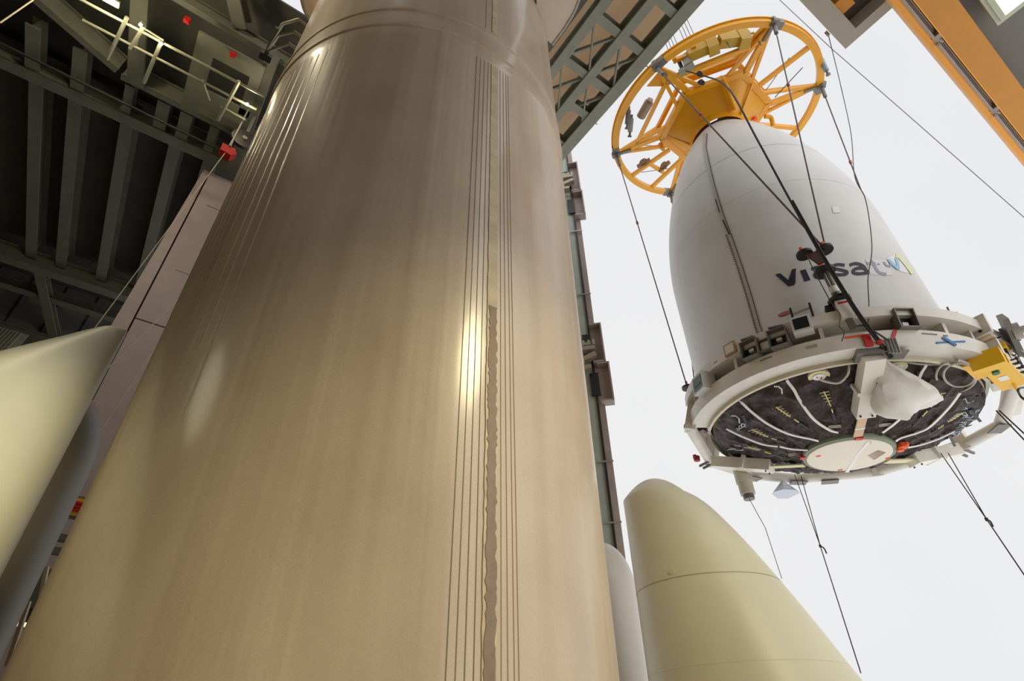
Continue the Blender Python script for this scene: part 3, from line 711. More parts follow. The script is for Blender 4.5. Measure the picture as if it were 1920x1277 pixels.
# white plastic bag beside the arm
bc = fb.p(-88, 2.15, -.52); vs = []; fs = []; nn_, mm_ = 14, 28; top = fb.p(-99, 2.72, -.10); rg = random.Random(5)
for i in range(nn_+1):
    t = i/nn_; c = top.lerp(bc+V(.02, 0, -.30), t); s_ = .05+.52*math.sin(min(t*1.15, 1)*PI*.52)**1.2*(1 if t < .82 else math.sqrt(max(0, 1-((t-.82)/.185)**2)))
    for k in range(mm_):
        a = 2*PI*k/mm_; fold = 1+.10*math.sin(a*5+t*3)+.05*math.sin(a*11+t*9)
        vs.append(c+fb.tan(-95)*(s_*1.0*fold*math.cos(a))+fb.rad(-95)*(s_*.62*fold*math.sin(a))+V(0, 0, .16*math.cos(a)*t*t))
for i in range(nn_):
    for k in range(mm_): fs.append((i*mm_+k, i*mm_+(k+1) % mm_, (i+1)*mm_+(k+1) % mm_, (i+1)*mm_+k))
fs.append(tuple(nn_*mm_+k for k in range(mm_)))
tag(MB().add(vs, fs).build('plastic_bag', bagm), 'white plastic bag tied beside the white support arm', 'bag')
# hanging tube and silver bag below the frame
ht = thing('hanging_tube', fb.p(118, 3.3, -1.2), 'cream telescopic tube hanging below the left rear of the frame', 'tube')
A_ = at_h(1386, 868, 14.2); B_ = at_h(1395, 938, 14.2); B_ = V(A_.x, A_.y, B_.z)
hm = mat('tube_cream', (196, 188, 168), .5)
MB().tube([A_+V(0, 0, .5), V(A_.x, A_.y, B_.z+.42)], .20, 18).build('upper_sleeve', hm, ht); MB().tube([V(A_.x, A_.y, B_.z+.45), V(A_.x, A_.y, B_.z+.12)], .175, 18).build('lower_sleeve', hm, ht)
MB().tube([V(A_.x, A_.y, B_.z+.13), V(A_.x, A_.y, B_.z)], .13, 12).build('end_fitting', grey, ht)
tag(MB().tube([V(A_.x, A_.y, B_.z), at_h(1435, 990, 13.9), at_h(1466, 1085, 13.9)], .008, 5).build('thin_line', grey), 'thin grey line dangling under the cream hanging tube', 'cord')
sb = fb.p(92, 3.05, -.15); rg = random.Random(9)
e = MB(); e.add([sb+V(0, 0, .06)]+[sb+V(rg.uniform(-.05, .05)+.36*math.cos(a_), .3*math.sin(a_), -.28+rg.uniform(-.08, .05)) for a_ in [k*2*PI/9 for k in range(9)]]+[sb+V(0, 0, -.45)],
                  [(0, 1+k, 1+(k+1) % 9) for k in range(9)]+[(10, 1+(k+1) % 9, 1+k) for k in range(9)])
tag(e.build('foil_bag', silver, smooth=False), 'crumpled silver foil bag hanging under the rear tube of the frame', 'bag')

# ================================================================== slings
def front(x, y, r=3.15): return on_cyl(x, y, CP, r)
RN = V(-.1108, -.1465, 1).normalized(); fr_ = Frame(V(7.217, 10.915, 17.99), RN); RR = 3.48
NA = [-18+60*k for k in range(6)]       # nodes of the ring: -18, 42, 102, 162, 222, 282
def node(i, z=-.12): return fr_.p(NA[i], RR+.02, z)
def sling_foot(name, P0, P1, label):
    """bracket with two rubber discs on top, threaded tube and one disc at the bottom"""
    root = thing(name, P1, label, 'sling link'); d = (P1-P0).normalized(); s_ = d.cross(V(CP.x, CP.y, P0.z)-P0).normalized()
    MB().prism([P0+s_*.20, P0-s_*.20, P0-s_*.05+d*.34, P0+s_*.05+d*.34], (P0-V(CP.x, CP.y, P0.z)).normalized()*.05).build('triangle_plate', mat('dark_red_steel', (74, 44, 40), .5), root)
    for k in (-1, 1):
        MB().disc(P0+s_*.19*k-d*.02, d, .16, .06, 24).build('rubber_disc', black, root); MB().tube([P0+s_*.21*k-d*.22, P0+s_*.19*k], .035, 8).build('orange_socket', orang, root)
    q = P0+d*.36; MB().tube([q, q+d*.12], .05, 8).build('orange_socket', orang, root)
    MB().disc(q+d*.18, d, .19, .06, 24).build('rubber_disc', black, root)
    MB().tube([q+d*.15, P1-d*.42], .065, 12).build('turnbuckle_tube', mat('tube_dark', (84, 80, 76), .4, metal=.4), root)
    for k in range(3):
        x_, y_, _ = frame_axes(d); MB().tube([q+d*.25+x_*.06*math.cos(k*2)+y_*.06*math.sin(k*2), P1-d*.45+x_*.06*math.cos(k*2)+y_*.06*math.sin(k*2)], .012, 5).build('bright_wire', steel, root)
    MB().tube([P1-d*.44, P1-d*.30], .08, 12).build('white_collar', white, root); MB().tube([P1-d*.3, P1-d*.1], .045, 8).build('threaded_end', rodm, root)
    MB().disc(P1-d*.1, d, .20, .07, 24).build('rubber_disc', black, root)
    MB().box(P1+d*.15, s_*.12, s_.cross(d)*.10, d*.20).build('white_clevis', white, root); MB().box(P1+d*.02, s_*.08, s_.cross(d)*.105, d*.02).build('red_mark', red, root)
    MB().box(P1+d*.42+fb.rad(-108)*0, s_*.05, s_.cross(d)*.04, d*.14).build('lock_pin', grey, root)
    return root
feet = []
P0 = front(1528, 474, 3.2); P1 = front(1578, 572, 3.2); feet.append(P0)
sling_foot('sling_link', P0, P1, 'sling link with black discs in front of the printed name')
for a_, lb in ((133, 'sling link with black discs at the left edge of the fairing foot'), (12, 'sling link with black discs hidden behind the fairing foot')):
    z0 = 8.75-.35 if a_ == 133 else P0.z; q0 = V(CP.x+3.2*math.cos(R(a_)), CP.y+3.2*math.sin(R(a_)), z0); q1 = V(q0.x, q0.y, q0.z-1.35)
    feet.append(q0); sling_foot('sling_link', q0, q1, lb)
rods = [(5, 0, 'steel sling rod from the top of the yellow ring down to the front link'), (4, 0, 'steel sling rod crossing from the upper left of the yellow ring to the front link'),
        (3, 1, 'steel sling rod hanging from the far left of the yellow ring'), (2, 1, 'steel sling rod hanging from the lower left of the yellow ring'),
        (0, 2, 'steel sling rod from the right side of the yellow ring, going behind the fairing'), (1, 2, 'steel sling rod from the hidden far side of the yellow ring')]
for i, j, lb in rods:
    a = node(i); b = feet[j]; root = thing('sling_rod', b, lb, 'rod', 'sling rods between the yellow ring and the frame'); d = (b-a).normalized()
    side = d.cross(V(CP.x, CP.y, b.z)-b).normalized(); dirs = 1 if (a-b).dot(side) > 0 else -1; b = b+side*.2*dirs-d*.15
    MB().tube([a, b], .022 if i in (4,) else .018, 8).build('rod', rodm, root)
    MB().tube([a, a+(b-a).normalized()*.5], .06, 8).build('end_socket', grey, root); MB().disc(a.lerp(b, .35), d, .04, .1, 8).build('joint_nut', mat('nut_red', (150, 70, 60), .5), root)
# thick black hoist cable
Q = [fr_.p(-127, 2.85, -.3), fr_.p(-117, 2.4, -.45), front(1365, 165, 3.6), front(1420, 262, 3.7), front(1483, 378, 3.6), front(1545, 488, 3.5), front(1598, 575, 3.4), front(1630, 620, 3.3), fb.p(-100, 3.0, -.2)]
tag(MB().tube(curve_pts(Q[1:], 8), .024, 8).tube(curve_pts([q+V(.03, -.02, .01) for q in Q[4:]], 8), .020, 8).build('power_cable', black), 'thick black cable running down the front of the fairing from the yellow ring', 'cable')
tag(MB().tube([Q[0], Q[1]], .02, 6).build('power_cable_lead', black), 'thin black lead from the yellow ring winches to the thick cable', 'cable')
Q = [on_z(1553, 70, 17), front(1575, 160, 3.4), front(1597, 250, 3.35), front(1604, 330, 3.3), front(1622, 375, 3.2), front(1634, 460, 3.1), front(1627, 520, 3.1), front(1630, 570, 3.1), front(1627, 604, 3.15), front(1610, 612, 3.2)]
Q = [on_z(1551, 63, 12.0), at_h(1575, 160, 12), at_h(1597, 250, 11.8)]+Q[3:]
rg = random.Random(2)
Q = [q+V(rg.uniform(-.02, .02), 0, 0) for q in Q]
tag(MB().tube(curve_pts(Q, 6), .010, 5).build('wavy_wire', cable), 'thin wavy wire hanging from the grey slab across the fairing', 'wire')
tag(MB().tube([at_h(1462, 0, 12), at_h(1560, 92, 13), at_h(1700, 214, 15), at_h(1925, 412, 18)], .013, 5).build('guy_wire', mat('wire_grey', (130, 128, 126), .5)), 'thin grey wire slanting across the sky at right', 'wire')
for lb, pts in (('thin wire dangling from the front link to the frame', ((1513, 478), (1525, 505), (1560, 570), (1575, 590), (1574, 612), (1583, 622), (1578, 640))),
                ('black lead looping from the front link to the lower ring', ((1605, 612), (1620, 611), (1645, 625), (1668, 640)))):
    tag(MB().tube(curve_pts([front(x, y, 3.3) for x, y in pts], 5), .010 if 'thin' in lb else .016, 5).build('hanging_wire', cable), lb, 'wire')
# tag lines below the frame
def tagline(pa, pb_, pk, pe, label, ha, he):
    root = thing('tag_line', at_h(*pe, he), label, 'rope', 'tag lines below the frame')
    K = at_h(*pk, (ha+he)/2)
    MB().tube([at_h(*pa, ha), K], .009, 5).tube([at_h(*pb_, ha), K], .009, 5).build('bridle', cable, root)
    MB().tube([K, at_h(*pe, he)], .010, 5).build('line', cable, root)
    MB().tube(curve_pts([K, at_h(pk[0]+7, pk[1]+4, (ha+he)/2), at_h(pk[0]+12, pk[1]+14, (ha+he)/2)], 4), .014, 5).disc(K, V(0, 0, 1), .025, .05, 8).build('knot', cable, root)
tagline((1490, 890), (1502, 893), (1538, 1024), (1614, 1262), 'tag line going down from the rear of the frame, behind the right booster nose', 14.5, 11.5)
tagline((1764, 850), (1778, 850), (1850, 974), (1925, 1085), 'tag line going down to the right from the right rear of the frame', 13.0, 11.0)
tag(MB().tube([at_h(1868, 770, 13), at_h(1930, 835, 12.5)], .013, 5).tube([at_h(1874, 770, 13), at_h(1930, 822, 12.5)], .013, 5).build('twin_tag_line', cable), 'pair of short dark lines leaving the frame at the right edge of the view', 'rope')
tag(MB().tube(curve_pts([fb.p(-36, 3.4, -.05), at_h(1912, 728, 11.6), at_h(1913, 742, 11.6), at_h(1925, 752, 11.6)], 5), .018, 6).build('short_cable', black), 'short black cable leaving the yellow control box to the right', 'cable')

# ================================================================== yellow lifting ring
lr = thing('lifting_ring', (7.217, 10.915, 16.8), 'yellow wheel-shaped lifting ring with a solid hopper hub above the fairing', 'lifting ring')
MB().arc(fr_, RR-.11, RR+.09, -.09, .07, 0, 360, 96).build('rim', yellow, lr)
MB().arc(fr_, RR+.02, RR+.13, .06, .09, 0, 360, 96).build('rim_flange', yellow, lr)
HX = 1.84
hv = [fr_.p(a, HX, 0) for a in NA]; hu = [fr_.p(a, HX, .55) for a in NA]
for i in range(6):
    j = (i+1) % 6
    MB().beam(hv[i], hv[j], .20, .16, RN).build('hub_edge_beam', yellow, lr)
    MB().beam(hu[i], hu[j], .14, .12, RN).build('hub_upper_beam', yellow, lr)
    MB().beam(hv[i], hu[i], .14, .14).build('hub_post', yellow, lr)
    ne = fr_.p(NA[i], RR-.06, -.0)
    MB().beam(ne, hv[i].lerp(hv[j], .06), .17, .12, RN).build('spoke', yellow, lr)
    MB().beam(ne, hv[i].lerp(hv[j], .30)+RN*.0, .11, .10, RN).build('spoke', yellow, lr)
    MB().beam(ne, hv[i].lerp(hv[i-1], .30)+RN*.0, .11, .10, RN).build('spoke', yellow, lr)
    MB().beam(ne, hu[i], .11, .11, RN).build('upper_spoke', yellow, lr)
    MB().disc(fr_.p(NA[i], RR+.02, -.02), RN, .13, .28, 10).disc(fr_.p(NA[i], RR+.1, -.06), fr_.tan(NA[i]), .09, .2, 8).box(fr_.p(NA[i], RR-.28, -.09), fr_.rad(NA[i])*.24, fr_.tan(NA[i])*.05, RN*.02).box(fr_.p(NA[i]+2.6, RR, 0), fr_.tan(NA[i])*.16, fr_.rad(NA[i])*.12, RN*.10).build('rod_anchor', grey, lr)
# hopper: six plates from the hexagon down to the round neck on the fairing
n = 60; vs = []; fs = []
hw = [fr_.p(a, HX-.12, -.06) for a in NA]
for k in range(n):
    t = k/n*6; i = int(t); top_ = hw[i].lerp(hw[(i+1) % 6], t-i); ang = math.degrees(math.atan2(top_.y-CP.y, top_.x-CP.x))
    vs += [top_, fp.p(ang, .97, 17.12), fp.p(ang, .955, ZTOP+.07)]
for k in range(n):
    a, b = 3*k, 3*((k+1) % n); fs += [(a, b, b+1, a+1), (a+1, b+1, b+2, a+2)]
MB().add(vs, fs).build('hopper', mat('hopper_yellow', (214, 150, 8), .28, var=.05, scale=2), lr)
for a in (-60, -137, 165, 110): 
    MB().beam(fp.p(a, .99, 17.1), fr_.p(a, 1.62, -.1), .05, .06).build('hopper_rib', yellow, lr)
MB().lathe([(.2, .1), (1.5, .08), (1.6, .02)], fr_, 6, -18, 342).build('hub_deck', yellow, lr)
def elbow(pts, r, name): MB().tube(curve_pts(pts, 5), r, 12).build(name, yellow, lr)
elbow([fr_.p(-98, 1.45, .18), fr_.p(-98, 1.62, .1), fr_.p(-97, 1.62, -.25), fr_.p(-85, 1.1, -.85)], .075, 'bent_pipe')
elbow([fr_.p(150, 1.75, .0), fr_.p(155, 1.95, -.05), fr_.p(158, 1.9, -.4)], .075, 'bent_pipe')
elbow([fr_.p(-15, 1.55, -.5), fr_.p(-12, 1.75, -.55), fr_.p(-8, 1.75, -.85)], .075, 'bent_pipe')
# sector with the winches (between nodes at 222 and 282)
def rp_(a, r, z=0): return fr_.p(a, r, z)
MB().beam(rp_(-133, 2.62), rp_(-84, 2.72), .14, .12, RN).build('chord_beam', yellow, lr)
MB().beam(rp_(-131, 3.0, .25), rp_(-85, 3.0, .25), .12, .12, RN).build('chord_beam', yellow, lr)
MB().beam(rp_(-137, 2.1, .4), rp_(-86, 2.05, .4), .14, .16, RN).build('chord_beam', yellow, lr)
MB().beam(rp_(-86, 2.0, .4), rp_(-80, 3.3, .1), .12, .12, RN).build('chord_beam', yellow, lr)
MB().beam(rp_(164, 2.75), rp_(-140, 2.75), .12, .10, RN).build('chord_beam', yellow, lr)
MB().beam(rp_(-48, RR-.05), rp_(-48, 1.6), .13, .12, RN).build('middle_spoke', yellow, lr)
MB().beam(rp_(12, RR-.05), rp_(12, 1.6), .13, .12, RN).build('middle_spoke', yellow, lr)
for a in (138, 118): MB().beam(rp_(a, RR-.05), rp_(134+(a-134)*1.3, 1.75), .12, .12, RN).build('middle_spoke', yellow, lr)
MB().beam(rp_(137, 2.6), rp_(120, 2.6), .12, .12, RN).build('cross_bar', yellow, lr)
MB().beam(rp_(72, RR-.05), rp_(72, 1.6), .13, .12, RN).build('middle_spoke', yellow, lr)
MB().prism([rp_(-140, RR-.3, .06), rp_(-150, RR-.35, .06), rp_(-143, 2.5, .06), rp_(-139, 2.5, .06)], RN*.03).build('gusset_plate', yellow, lr)
MB().beam(rp_(-39, RR-.5, -.1), rp_(-24, 2.0, -.1), .02, .02).build('brace_wire', cable, lr)
for a0, r0, a1, r1 in ((140, 1.9, 160, 3.0), (100, 2.4, 130, 3.2), (-45, 2.8, -20, 1.7)): MB().tube([rp_(a0, r0, .3), rp_(a1, r1, .3)], .012, 5).build('brace_wire', cable, lr)
def winch(a, label, name='winch_box'):
    root = thing(name, rp_(a, 2.95, .3), label, 'winch', 'winches on the yellow ring'); c = rp_(a, 2.85, .22); T, N = fr_.tan(a), fr_.rad(a)
    wy = mat('winch_yellow', (186, 148, 30), .45, var=.08, scale=5)
    MB().box(c-T*.2, T*.32, N*.16, RN*.17).build('motor_case', wy, root); MB().box(c+T*.22, T*.16, N*.18, RN*.30).build('drum_case', wy, root)
    for k in (-.06, .04, .12): MB().tube(curve_pts([c+T*(.1+k)+RN*.28, c+T*(.12+k)+RN*.5, c+T*(.2+k)+RN*.52, c+T*(.24+k)+RN*.28], 4), .014, 5).build('hose_loop', black, root)
    MB().beam(c+T*.35+RN*.12, c+T*.62+RN*.18, .05, .06).beam(c+T*.62+RN*.2, c+T*.62-RN*.0, .05, .06).build('arm', wy, root); MB().tube([c+T*.62, c+T*.64-RN*.45], .02, 6).build('hook_rod', grey, root)
winch(-93, 'yellow winch box on the ring, nearest the top sling anchor'); winch(-112, 'yellow winch box on the ring, next to the grey gear case')
gc = thing('grey_gear_case', rp_(-124, 2.9, .3), 'grey gear case with black cylinder on the yellow ring', 'gear case'); c = rp_(-124, 2.75, .15); T, N = fr_.tan(-124), fr_.rad(-124)
MB().box(c, T*.14, N*.14, RN*.24).build('case', mat('case_greygreen', (150, 152, 138), .4), gc); MB().tube([c-T*.22-RN*.25, c-T*.22+RN*.3], .06, 12).build('cylinder', black, gc); MB().box(c-RN*.28-T*.1, T*.24, N*.1, RN*.05).build('foot', mat('case_greygreen', (150, 152, 138), .4), gc)
for a in (-131, -119): MB().prism([rp_(a, 2.9, .2), rp_(a, 3.1, .2), rp_(a, 3.0, .6)], fr_.tan(a)*.12).build('lug', yellow, lr)
for a, r, lb in ((-122, 2.3, 'black shackle hanging in the hub side of the winches'), (-123, 1.95, 'black and steel shackle resting by the hub edge')):
    c = rp_(a, r, -.05); tag(MB().tube(curve_pts([c, c+V(.1, 0, .12), c+V(.2, 0, 0), c+V(.14, 0, -.14), c+V(.04, 0, -.1)], 4), .03, 7).disc(c+V(.1, 0, .02), fr_.rad(a), .08, .08, 8).build('shackle', black), lb, 'shackle')
def turnbuckle(a, r, label, m1, d):
    c = rp_(a, r, -.1); root = thing('turnbuckle', c, label, 'turnbuckle')
    MB().tube([c-d*.22, c+d*.22], .085, 10).build('body', m1, root); MB().tube([c-d*.34, c-d*.2], .05, 8).tube([c+d*.2, c+d*.34], .04, 8).disc(c+d*.36, d, .07, .06, 8).build('eye', grey, root)
zz = V(0, 0, -1)
turnbuckle(-32, RR+.08, 'blue-grey load cell hanging on the right side of the yellow ring', mat('cell_blue', (140, 158, 166), .35, metal=.3), (zz+fr_.tan(-32)*.5).normalized())
turnbuckle(-176, 3.05, 'steel load cell hanging inside the left side of the yellow ring', mat('cell_steel', (160, 165, 168), .35, metal=.4), (fr_.tan(-176)*-.7+zz*.6).normalized())
turnbuckle(-170, 3.25, 'open steel shackle frame inside the left side of the yellow ring', grey, (fr_.tan(-176)*-.7+zz*.6).normalized())
tag(MB().tube([rp_(-157, 2.80, -.1), rp_(-169, 2.80, -.1)], .15, 14).tube([rp_(-155, 2.82, -.1), rp_(-157, 2.80, -.1)], .10, 12).build('gas_bottle', mat('bottle_grey', (150, 128, 104), .4)), 'grey-brown cylinder strapped beside a chord of the yellow ring', 'cylinder')
for a, r, lb in ((143, 2.75, 'brown pulley on the outer spoke at the lower left of the ring'), (125, 2.35, 'brown pulley on the inner spoke at the lower left of the ring')):
    tag(MB().disc(rp_(a, r, .0), fr_.tan(a), .16, .06, 18).box(rp_(a, r, -.04), fr_.rad(a)*.26, fr_.tan(a)*.05, RN*.06).build('pulley', mat('pulley_brown', (130, 96, 50), .5)), lb, 'pulley')
tag(MB().disc(rp_(-28, 1.15, -.72), RN, .07, .1, 10).build('orange_beacon', mat('beacon_orange', (240, 80, 30), .4)), 'small orange beacon beside the neck of the yellow hopper', 'beacon')
# hoist ropes rising from the winches
hr = [(1250, 88), (1258, 82), (1266, 76), (1274, 70)]
nth = ['first', 'second', 'third', 'fourth', 'fifth', 'sixth', 'seventh', 'last']
for k in range(8):
    a = -131+k*1.9 if k < 4 else -121+(k-4)*2.0
    b = rp_(a, 3.05, .5)
    tag(MB().tube([b, b+V(0, 0, 22)], .010, 5).build('hoist_rope', cable), f'thin steel hoist rope above the yellow ring, {nth[k]} from left', 'rope', 'hoist ropes above the yellow ring')

# ================================================================== right platform truss
zt = 15.0
pt = thing('steel_platform', uv(6.3, 5, zt), 'grey-green truss platform jutting between the tan core and the yellow ring', 'platform')
MB().ibeam(uv(7.22, -2, zt+.25), uv(7.22, 7.8, zt+.25), .34, .5, .05).build('edge_beam', greenst, pt)
for u, w in ((6.35, .24), (5.42, .24)): MB().ibeam(uv(u, -2, zt+.22), uv(u, 9.5, zt+.22), w, .44, .05).build('long_beam', greenst, pt)
for v in (-.1, 1.25, 2.6, 3.75, 5.05, 5.95, 7.1):
    for (u0, u1) in ((5.42, 6.35), (6.35, 7.22)):
        if v == 5.95 and u0 < 6: continue
        MB().ibeam(uv(u0, v, zt+.26), uv(u1, v, zt+.26), .22, .4, .04).build('cross_beam', greenst, pt)
for (v0, v1) in ((3.75, 5.05), (5.05, 6.4)):
    for (u0, u1) in ((5.42, 6.35), (6.35, 7.22)):
        MB().beam(uv(u0, v0, zt+.12), uv(u1, v1, zt+.12), .045, .14).build('cross_brace', greenst, pt); MB().beam(uv(u1, v0, zt+.18), uv(u0, v1, zt+.18), .045, .14).build('cross_brace', greenst, pt)
MB().box(uv(6.3, 2.8, zt+.75), GU*1.05, GV*4.9, V(0, 0, .02)).build('perforated_deck', tan_d, pt)
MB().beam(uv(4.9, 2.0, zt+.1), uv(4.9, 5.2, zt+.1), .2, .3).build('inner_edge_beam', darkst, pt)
for px_, py_ in ((1116, 235), (1212, 128)):
    c = uv(7.42, on_z(px_, py_, zt).dot(GV), zt+.05); MB().tube([c+V(.06*math.cos(t), 0, .06*math.sin(t)) for t in [k*PI/4 for k in range(6)]], .015, 6).build('eye_hook', greenst, pt)
# cream curved collar panels round the core
def collar(pts, z, name, label):
    P = [on_z(x, y, z) for x, y in pts]; root = MB().prism(P, V(0, 0, .25)).build(name, mat('collar_cream', (226, 212, 196), .5, var=.05, scale=3)); tag(root, label, 'panel')
    edge = P[:-2]; MB().tube(curve_pts(edge, 3), .035, 6).build('edge_trim', steel, root)
    return root
collar([(1092, -14), (1085, 2), (1078, 20), (1068, 38), (1055, 58), (1040, 78), (1036, 84), (1006, 60), (1006, -14)], 13.2, 'curved_collar_panel', 'cream curved panel behind the upper right of the tan core')
collar([(563, -14), (566, 2), (571, 20), (580, 36), (640, 36), (640, -14)], 13.2, 'curved_collar_panel', 'cream curved panel behind the upper left of the tan core')

# ================================================================== mast on the right of the core
hm_ = 13.0
def mp(px, py, h=hm_): return at_h(px, py, h)
ms = thing('guide_mast', (mp(1150, 1000).x, mp(1150, 1000).y, FLOOR), 'grey steel guide mast with bolted covers standing just right of the tan core', 'mast')
a0, a1, a2 = R(8.2), R(10.05), R(10.75)
dirv = lambda a: V(math.sin(a), math.cos(a), 0)
c0 = dirv(R(9.1))*13.1; tanv = V(math.cos(R(9.6)), -math.sin(R(9.6)), 0); outv = dirv(R(9.6))
mz0, mz1 = FLOOR, 19.0
MB().box(c0+V(0, 0, (mz0+mz1)/2), tanv*.22, outv*.2, V(0, 0, (mz1-mz0)/2)).build('green_web', mat('mast_green', (165, 174, 164), .5, var=.1, scale=3), ms)
MB().box(dirv(R(9.92))*13.0+V(0, 0, (mz0+mz1)/2), tanv*.03, outv*.16, V(0, 0, (mz1-mz0)/2)).build('dark_groove', black, ms)
MB().box(dirv(R(10.3))*13.1+V(0, 0, (mz0+mz1)/2), tanv*.10, outv*.18, V(0, 0, (mz1-mz0)/2)).build('brown_rail', rust, ms)
def zat(y, x=1100): return mp(x, y).z
for y in (440, 870, 985, 560):
    z = zat(y, 1080 if y < 600 else 1140); MB().box(dirv(R(9.95))*12.85+V(0, 0, z), tanv*.2, outv*.02, V(0, 0, .02)).build('clip', steel, ms)
for (y0, y1, off, x) in ((318, 370, .17, 1073), (372, 415, .24, 1080), (620, 690, .20, 1110), (692, 762, .34, 1125)):
    za, zb = zat(y1, x), zat(y0, x); c = dirv(R(10.3))*12.95+tanv*(off*.55)
    e = MB().box(c+V(0, 0, (za+zb)/2), tanv*.16, outv*.03, V(0, 0, (zb-za)/2)).box(c+tanv*.15+outv*-.14+V(0, 0, (za+zb)/2), tanv*.02, outv*.15, V(0, 0, (zb-za)/2))
    for z in (za, zb): e.box(c+outv*-.12+V(0, 0, z), tanv*.17, outv*.14, V(0, 0, .025))
    e.build('angled_cover', rust, ms)
    MB().box(c-tanv*.28-outv*.12+V(0, 0, (za+zb)/2), tanv*.12, outv*.02, V(0, 0, (zb-za)*.3)).build('dark_opening', black, ms)
for y, x in ((350, 1062), (670, 1098)):
    z = zat(y, x); c = dirv(R(9.55))*12.65+V(0, 0, z)
    rl = MB().beam(c-tanv*.2, c+tanv*.2, .22, .12).beam(c-tanv*.15-V(0, 0, .35), c+tanv*.2-V(0, 0, .2), .2, .14).box(c+V(0, 0, .16), tanv*.1, outv*.08, V(0, 0, .05)).box(c-tanv*.1-V(0, 0, .62), tanv*.14, outv*.1, V(0, 0, .06)).build('roller_bracket', mat('bracket_tan', (160, 150, 130), .45, metal=.3), ms)
    for s_ in (-.1, .05, .18): MB().tube([c+tanv*s_+V(0, 0, .15), c+tanv*s_+V(0, 0, .32)], .03, 8).build('roller_pin', steel, rl)

# ================================================================== orange crane girder at right
og = thing('crane_girder', uv(11, -1, 10), 'orange overhead crane girder crossing the upper right corner', 'crane')
u0, u1 = 5.0, 18.0
def obar(v0, v1, z0, z1, name, m): return MB().box(uv((u0+u1)/2, (v0+v1)/2, (z0+z1)/2), GU*((u1-u0)/2), GV*(abs(v1-v0)/2), V(0, 0, (z1-z0)/2)).build(name, m, og)
obar(-.45, -.49, 9.97, 10.9, 'outer_plate', orange); obar(-.49, -.56, 10.0, 10.04, 'bottom_flange', mat('flange_orange', (250, 178, 60), .4))
obar(-.555, -.60, 9.97, 10.25, 'dark_rail', rust); obar(-.60, -.68, 10.16, 10.2, 'recess_plate', orange2)
obar(-.68, -1.10, 9.98, 10.9, 'main_box_beam', orange2); obar(-.668, -.682, 9.965, 10.0, 'beam_edge', mat('flange_orange', (250, 178, 60), .4))
MB().tube([uv(u0, -.625, 10.08), uv(u1, -.625, 10.08)], .02, 8).tube([uv(u0, -.655, 10.1), uv(u1, -.655, 10.1)], .013, 6).build('conduit_pipe', mat('pipe_tan', (188, 176, 160), .35, metal=.4), og)
for px_, py_ in ((1765, 62), (1893, 185)):
    u = on_z(px_, py_, 10).dot(GU); MB().box(uv(u, -.62, 10.02), GU*.05, GV*.055, V(0, 0, .05)).tube([uv(u-.05, -.56, 9.99), uv(u+.15, -.64, 9.97)], .022, 6).tube([uv(u+.1, -.56, 9.97), uv(u+.14, -.58, 9.95)], .03, 6).build('pipe_clamp', rust, og)
tag(MB().box(uv(12, -2.3, 10.6), GU*7, GV*1.2, V(0, 0, .1)).build('grey_gantry_deck', mat('gantry_grey', (112, 110, 104), .6, var=.12, scale=2)), 'grey gantry deck beyond the orange crane girder, top right corner', 'platform')
fl = thing('caged_floodlight', on_z(1880, 5, 10.3), 'pale floodlight with a glass face in the top right corner', 'lamp'); c = on_z(1888, -8, 10.2)
MB().box(c, GU*.36, GV*.30, V(0, 0, .07)).box(c-V(0, 0, .08), GU*.30, GV*.24, V(0, 0, .03)).build('housing', mat('lamp_housing', (190, 192, 170), .45, bump=.3, bscale=12), fl)
MB().box(c-V(0, 0, .115), GU*.22, GV*.16, V(0, 0, .01)).build('glass', lampg, fl)

# grey slab at the top
gs = thing('grey_overhead_slab', uv(8, .2, 12), 'grey overhead slab end with a dark recess at the top, right of the yellow ring', 'slab')
def sb_(a, b, c_, d, z0, z1, name, m): return MB().box(uv((a+b)/2, (c_+d)/2, (z0+z1)/2), GU*((b-a)/2), GV*((d-c_)/2), V(0, 0, (z1-z0)/2)).build(name, m, gs)
sb_(5, 9.13, .13, .48, 12.0, 12.9, 'edge_girder', greyp); sb_(8.90, 9.13, -1.6, .13, 12.0, 12.9, 'end_girder', greyp)
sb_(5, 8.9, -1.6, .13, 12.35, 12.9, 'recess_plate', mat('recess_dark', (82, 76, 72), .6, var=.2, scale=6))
MB().box(on_z(1580, 8, 12.2)+V(0, 0, .1), GU*.16, GV*.16, V(0, 0, .14)).build('orange_box', orange, gs)
for px_, py_ in ((1551, 63),): MB().box(on_z(px_, py_, 12.05)+V(0, 0, 0), GU*.04, GV*.03, V(0, 0, .04)).build('small_bracket', rust, gs)

# ================================================================== upper left structure
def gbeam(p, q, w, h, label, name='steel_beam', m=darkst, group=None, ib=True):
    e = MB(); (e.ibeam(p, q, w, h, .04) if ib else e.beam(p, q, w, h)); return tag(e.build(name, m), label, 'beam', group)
zc_ = 14.0
gbeam(uv(-16, 12.62, zc_+.25), uv(1.5, 12.62, zc_+.25), .34, .5, 'long steel beam crossing the dark upper left, its end meeting the lavender pillar')
gbeam(uv(-3.85, 11.35, zc_+.3), uv(1.0, 11.45, zc_+.3), .18, .6, 'steel girder above the railing, parallel to the long beam')
gbeam(uv(-6.2, 10.2, zc_+.3), uv(-3.95, 11.25, zc_+.3), .18, .6, 'slanting end of the girder near the top left corner')
names = ['first', 'second', 'third', 'fourth', 'fifth', 'sixth', 'seventh', 'eighth', 'ninth']
for i, u in enumerate((-7.4, -5.65, -4.8, -3.6, -2.4, -1.5)):
    gbeam(uv(u, 12.8, zc_+.5), uv(u, 20.3, zc_+.5), .30, .7, f'dark ceiling joist behind the long beam, {names[i]} from the left', 'ceiling_joist')
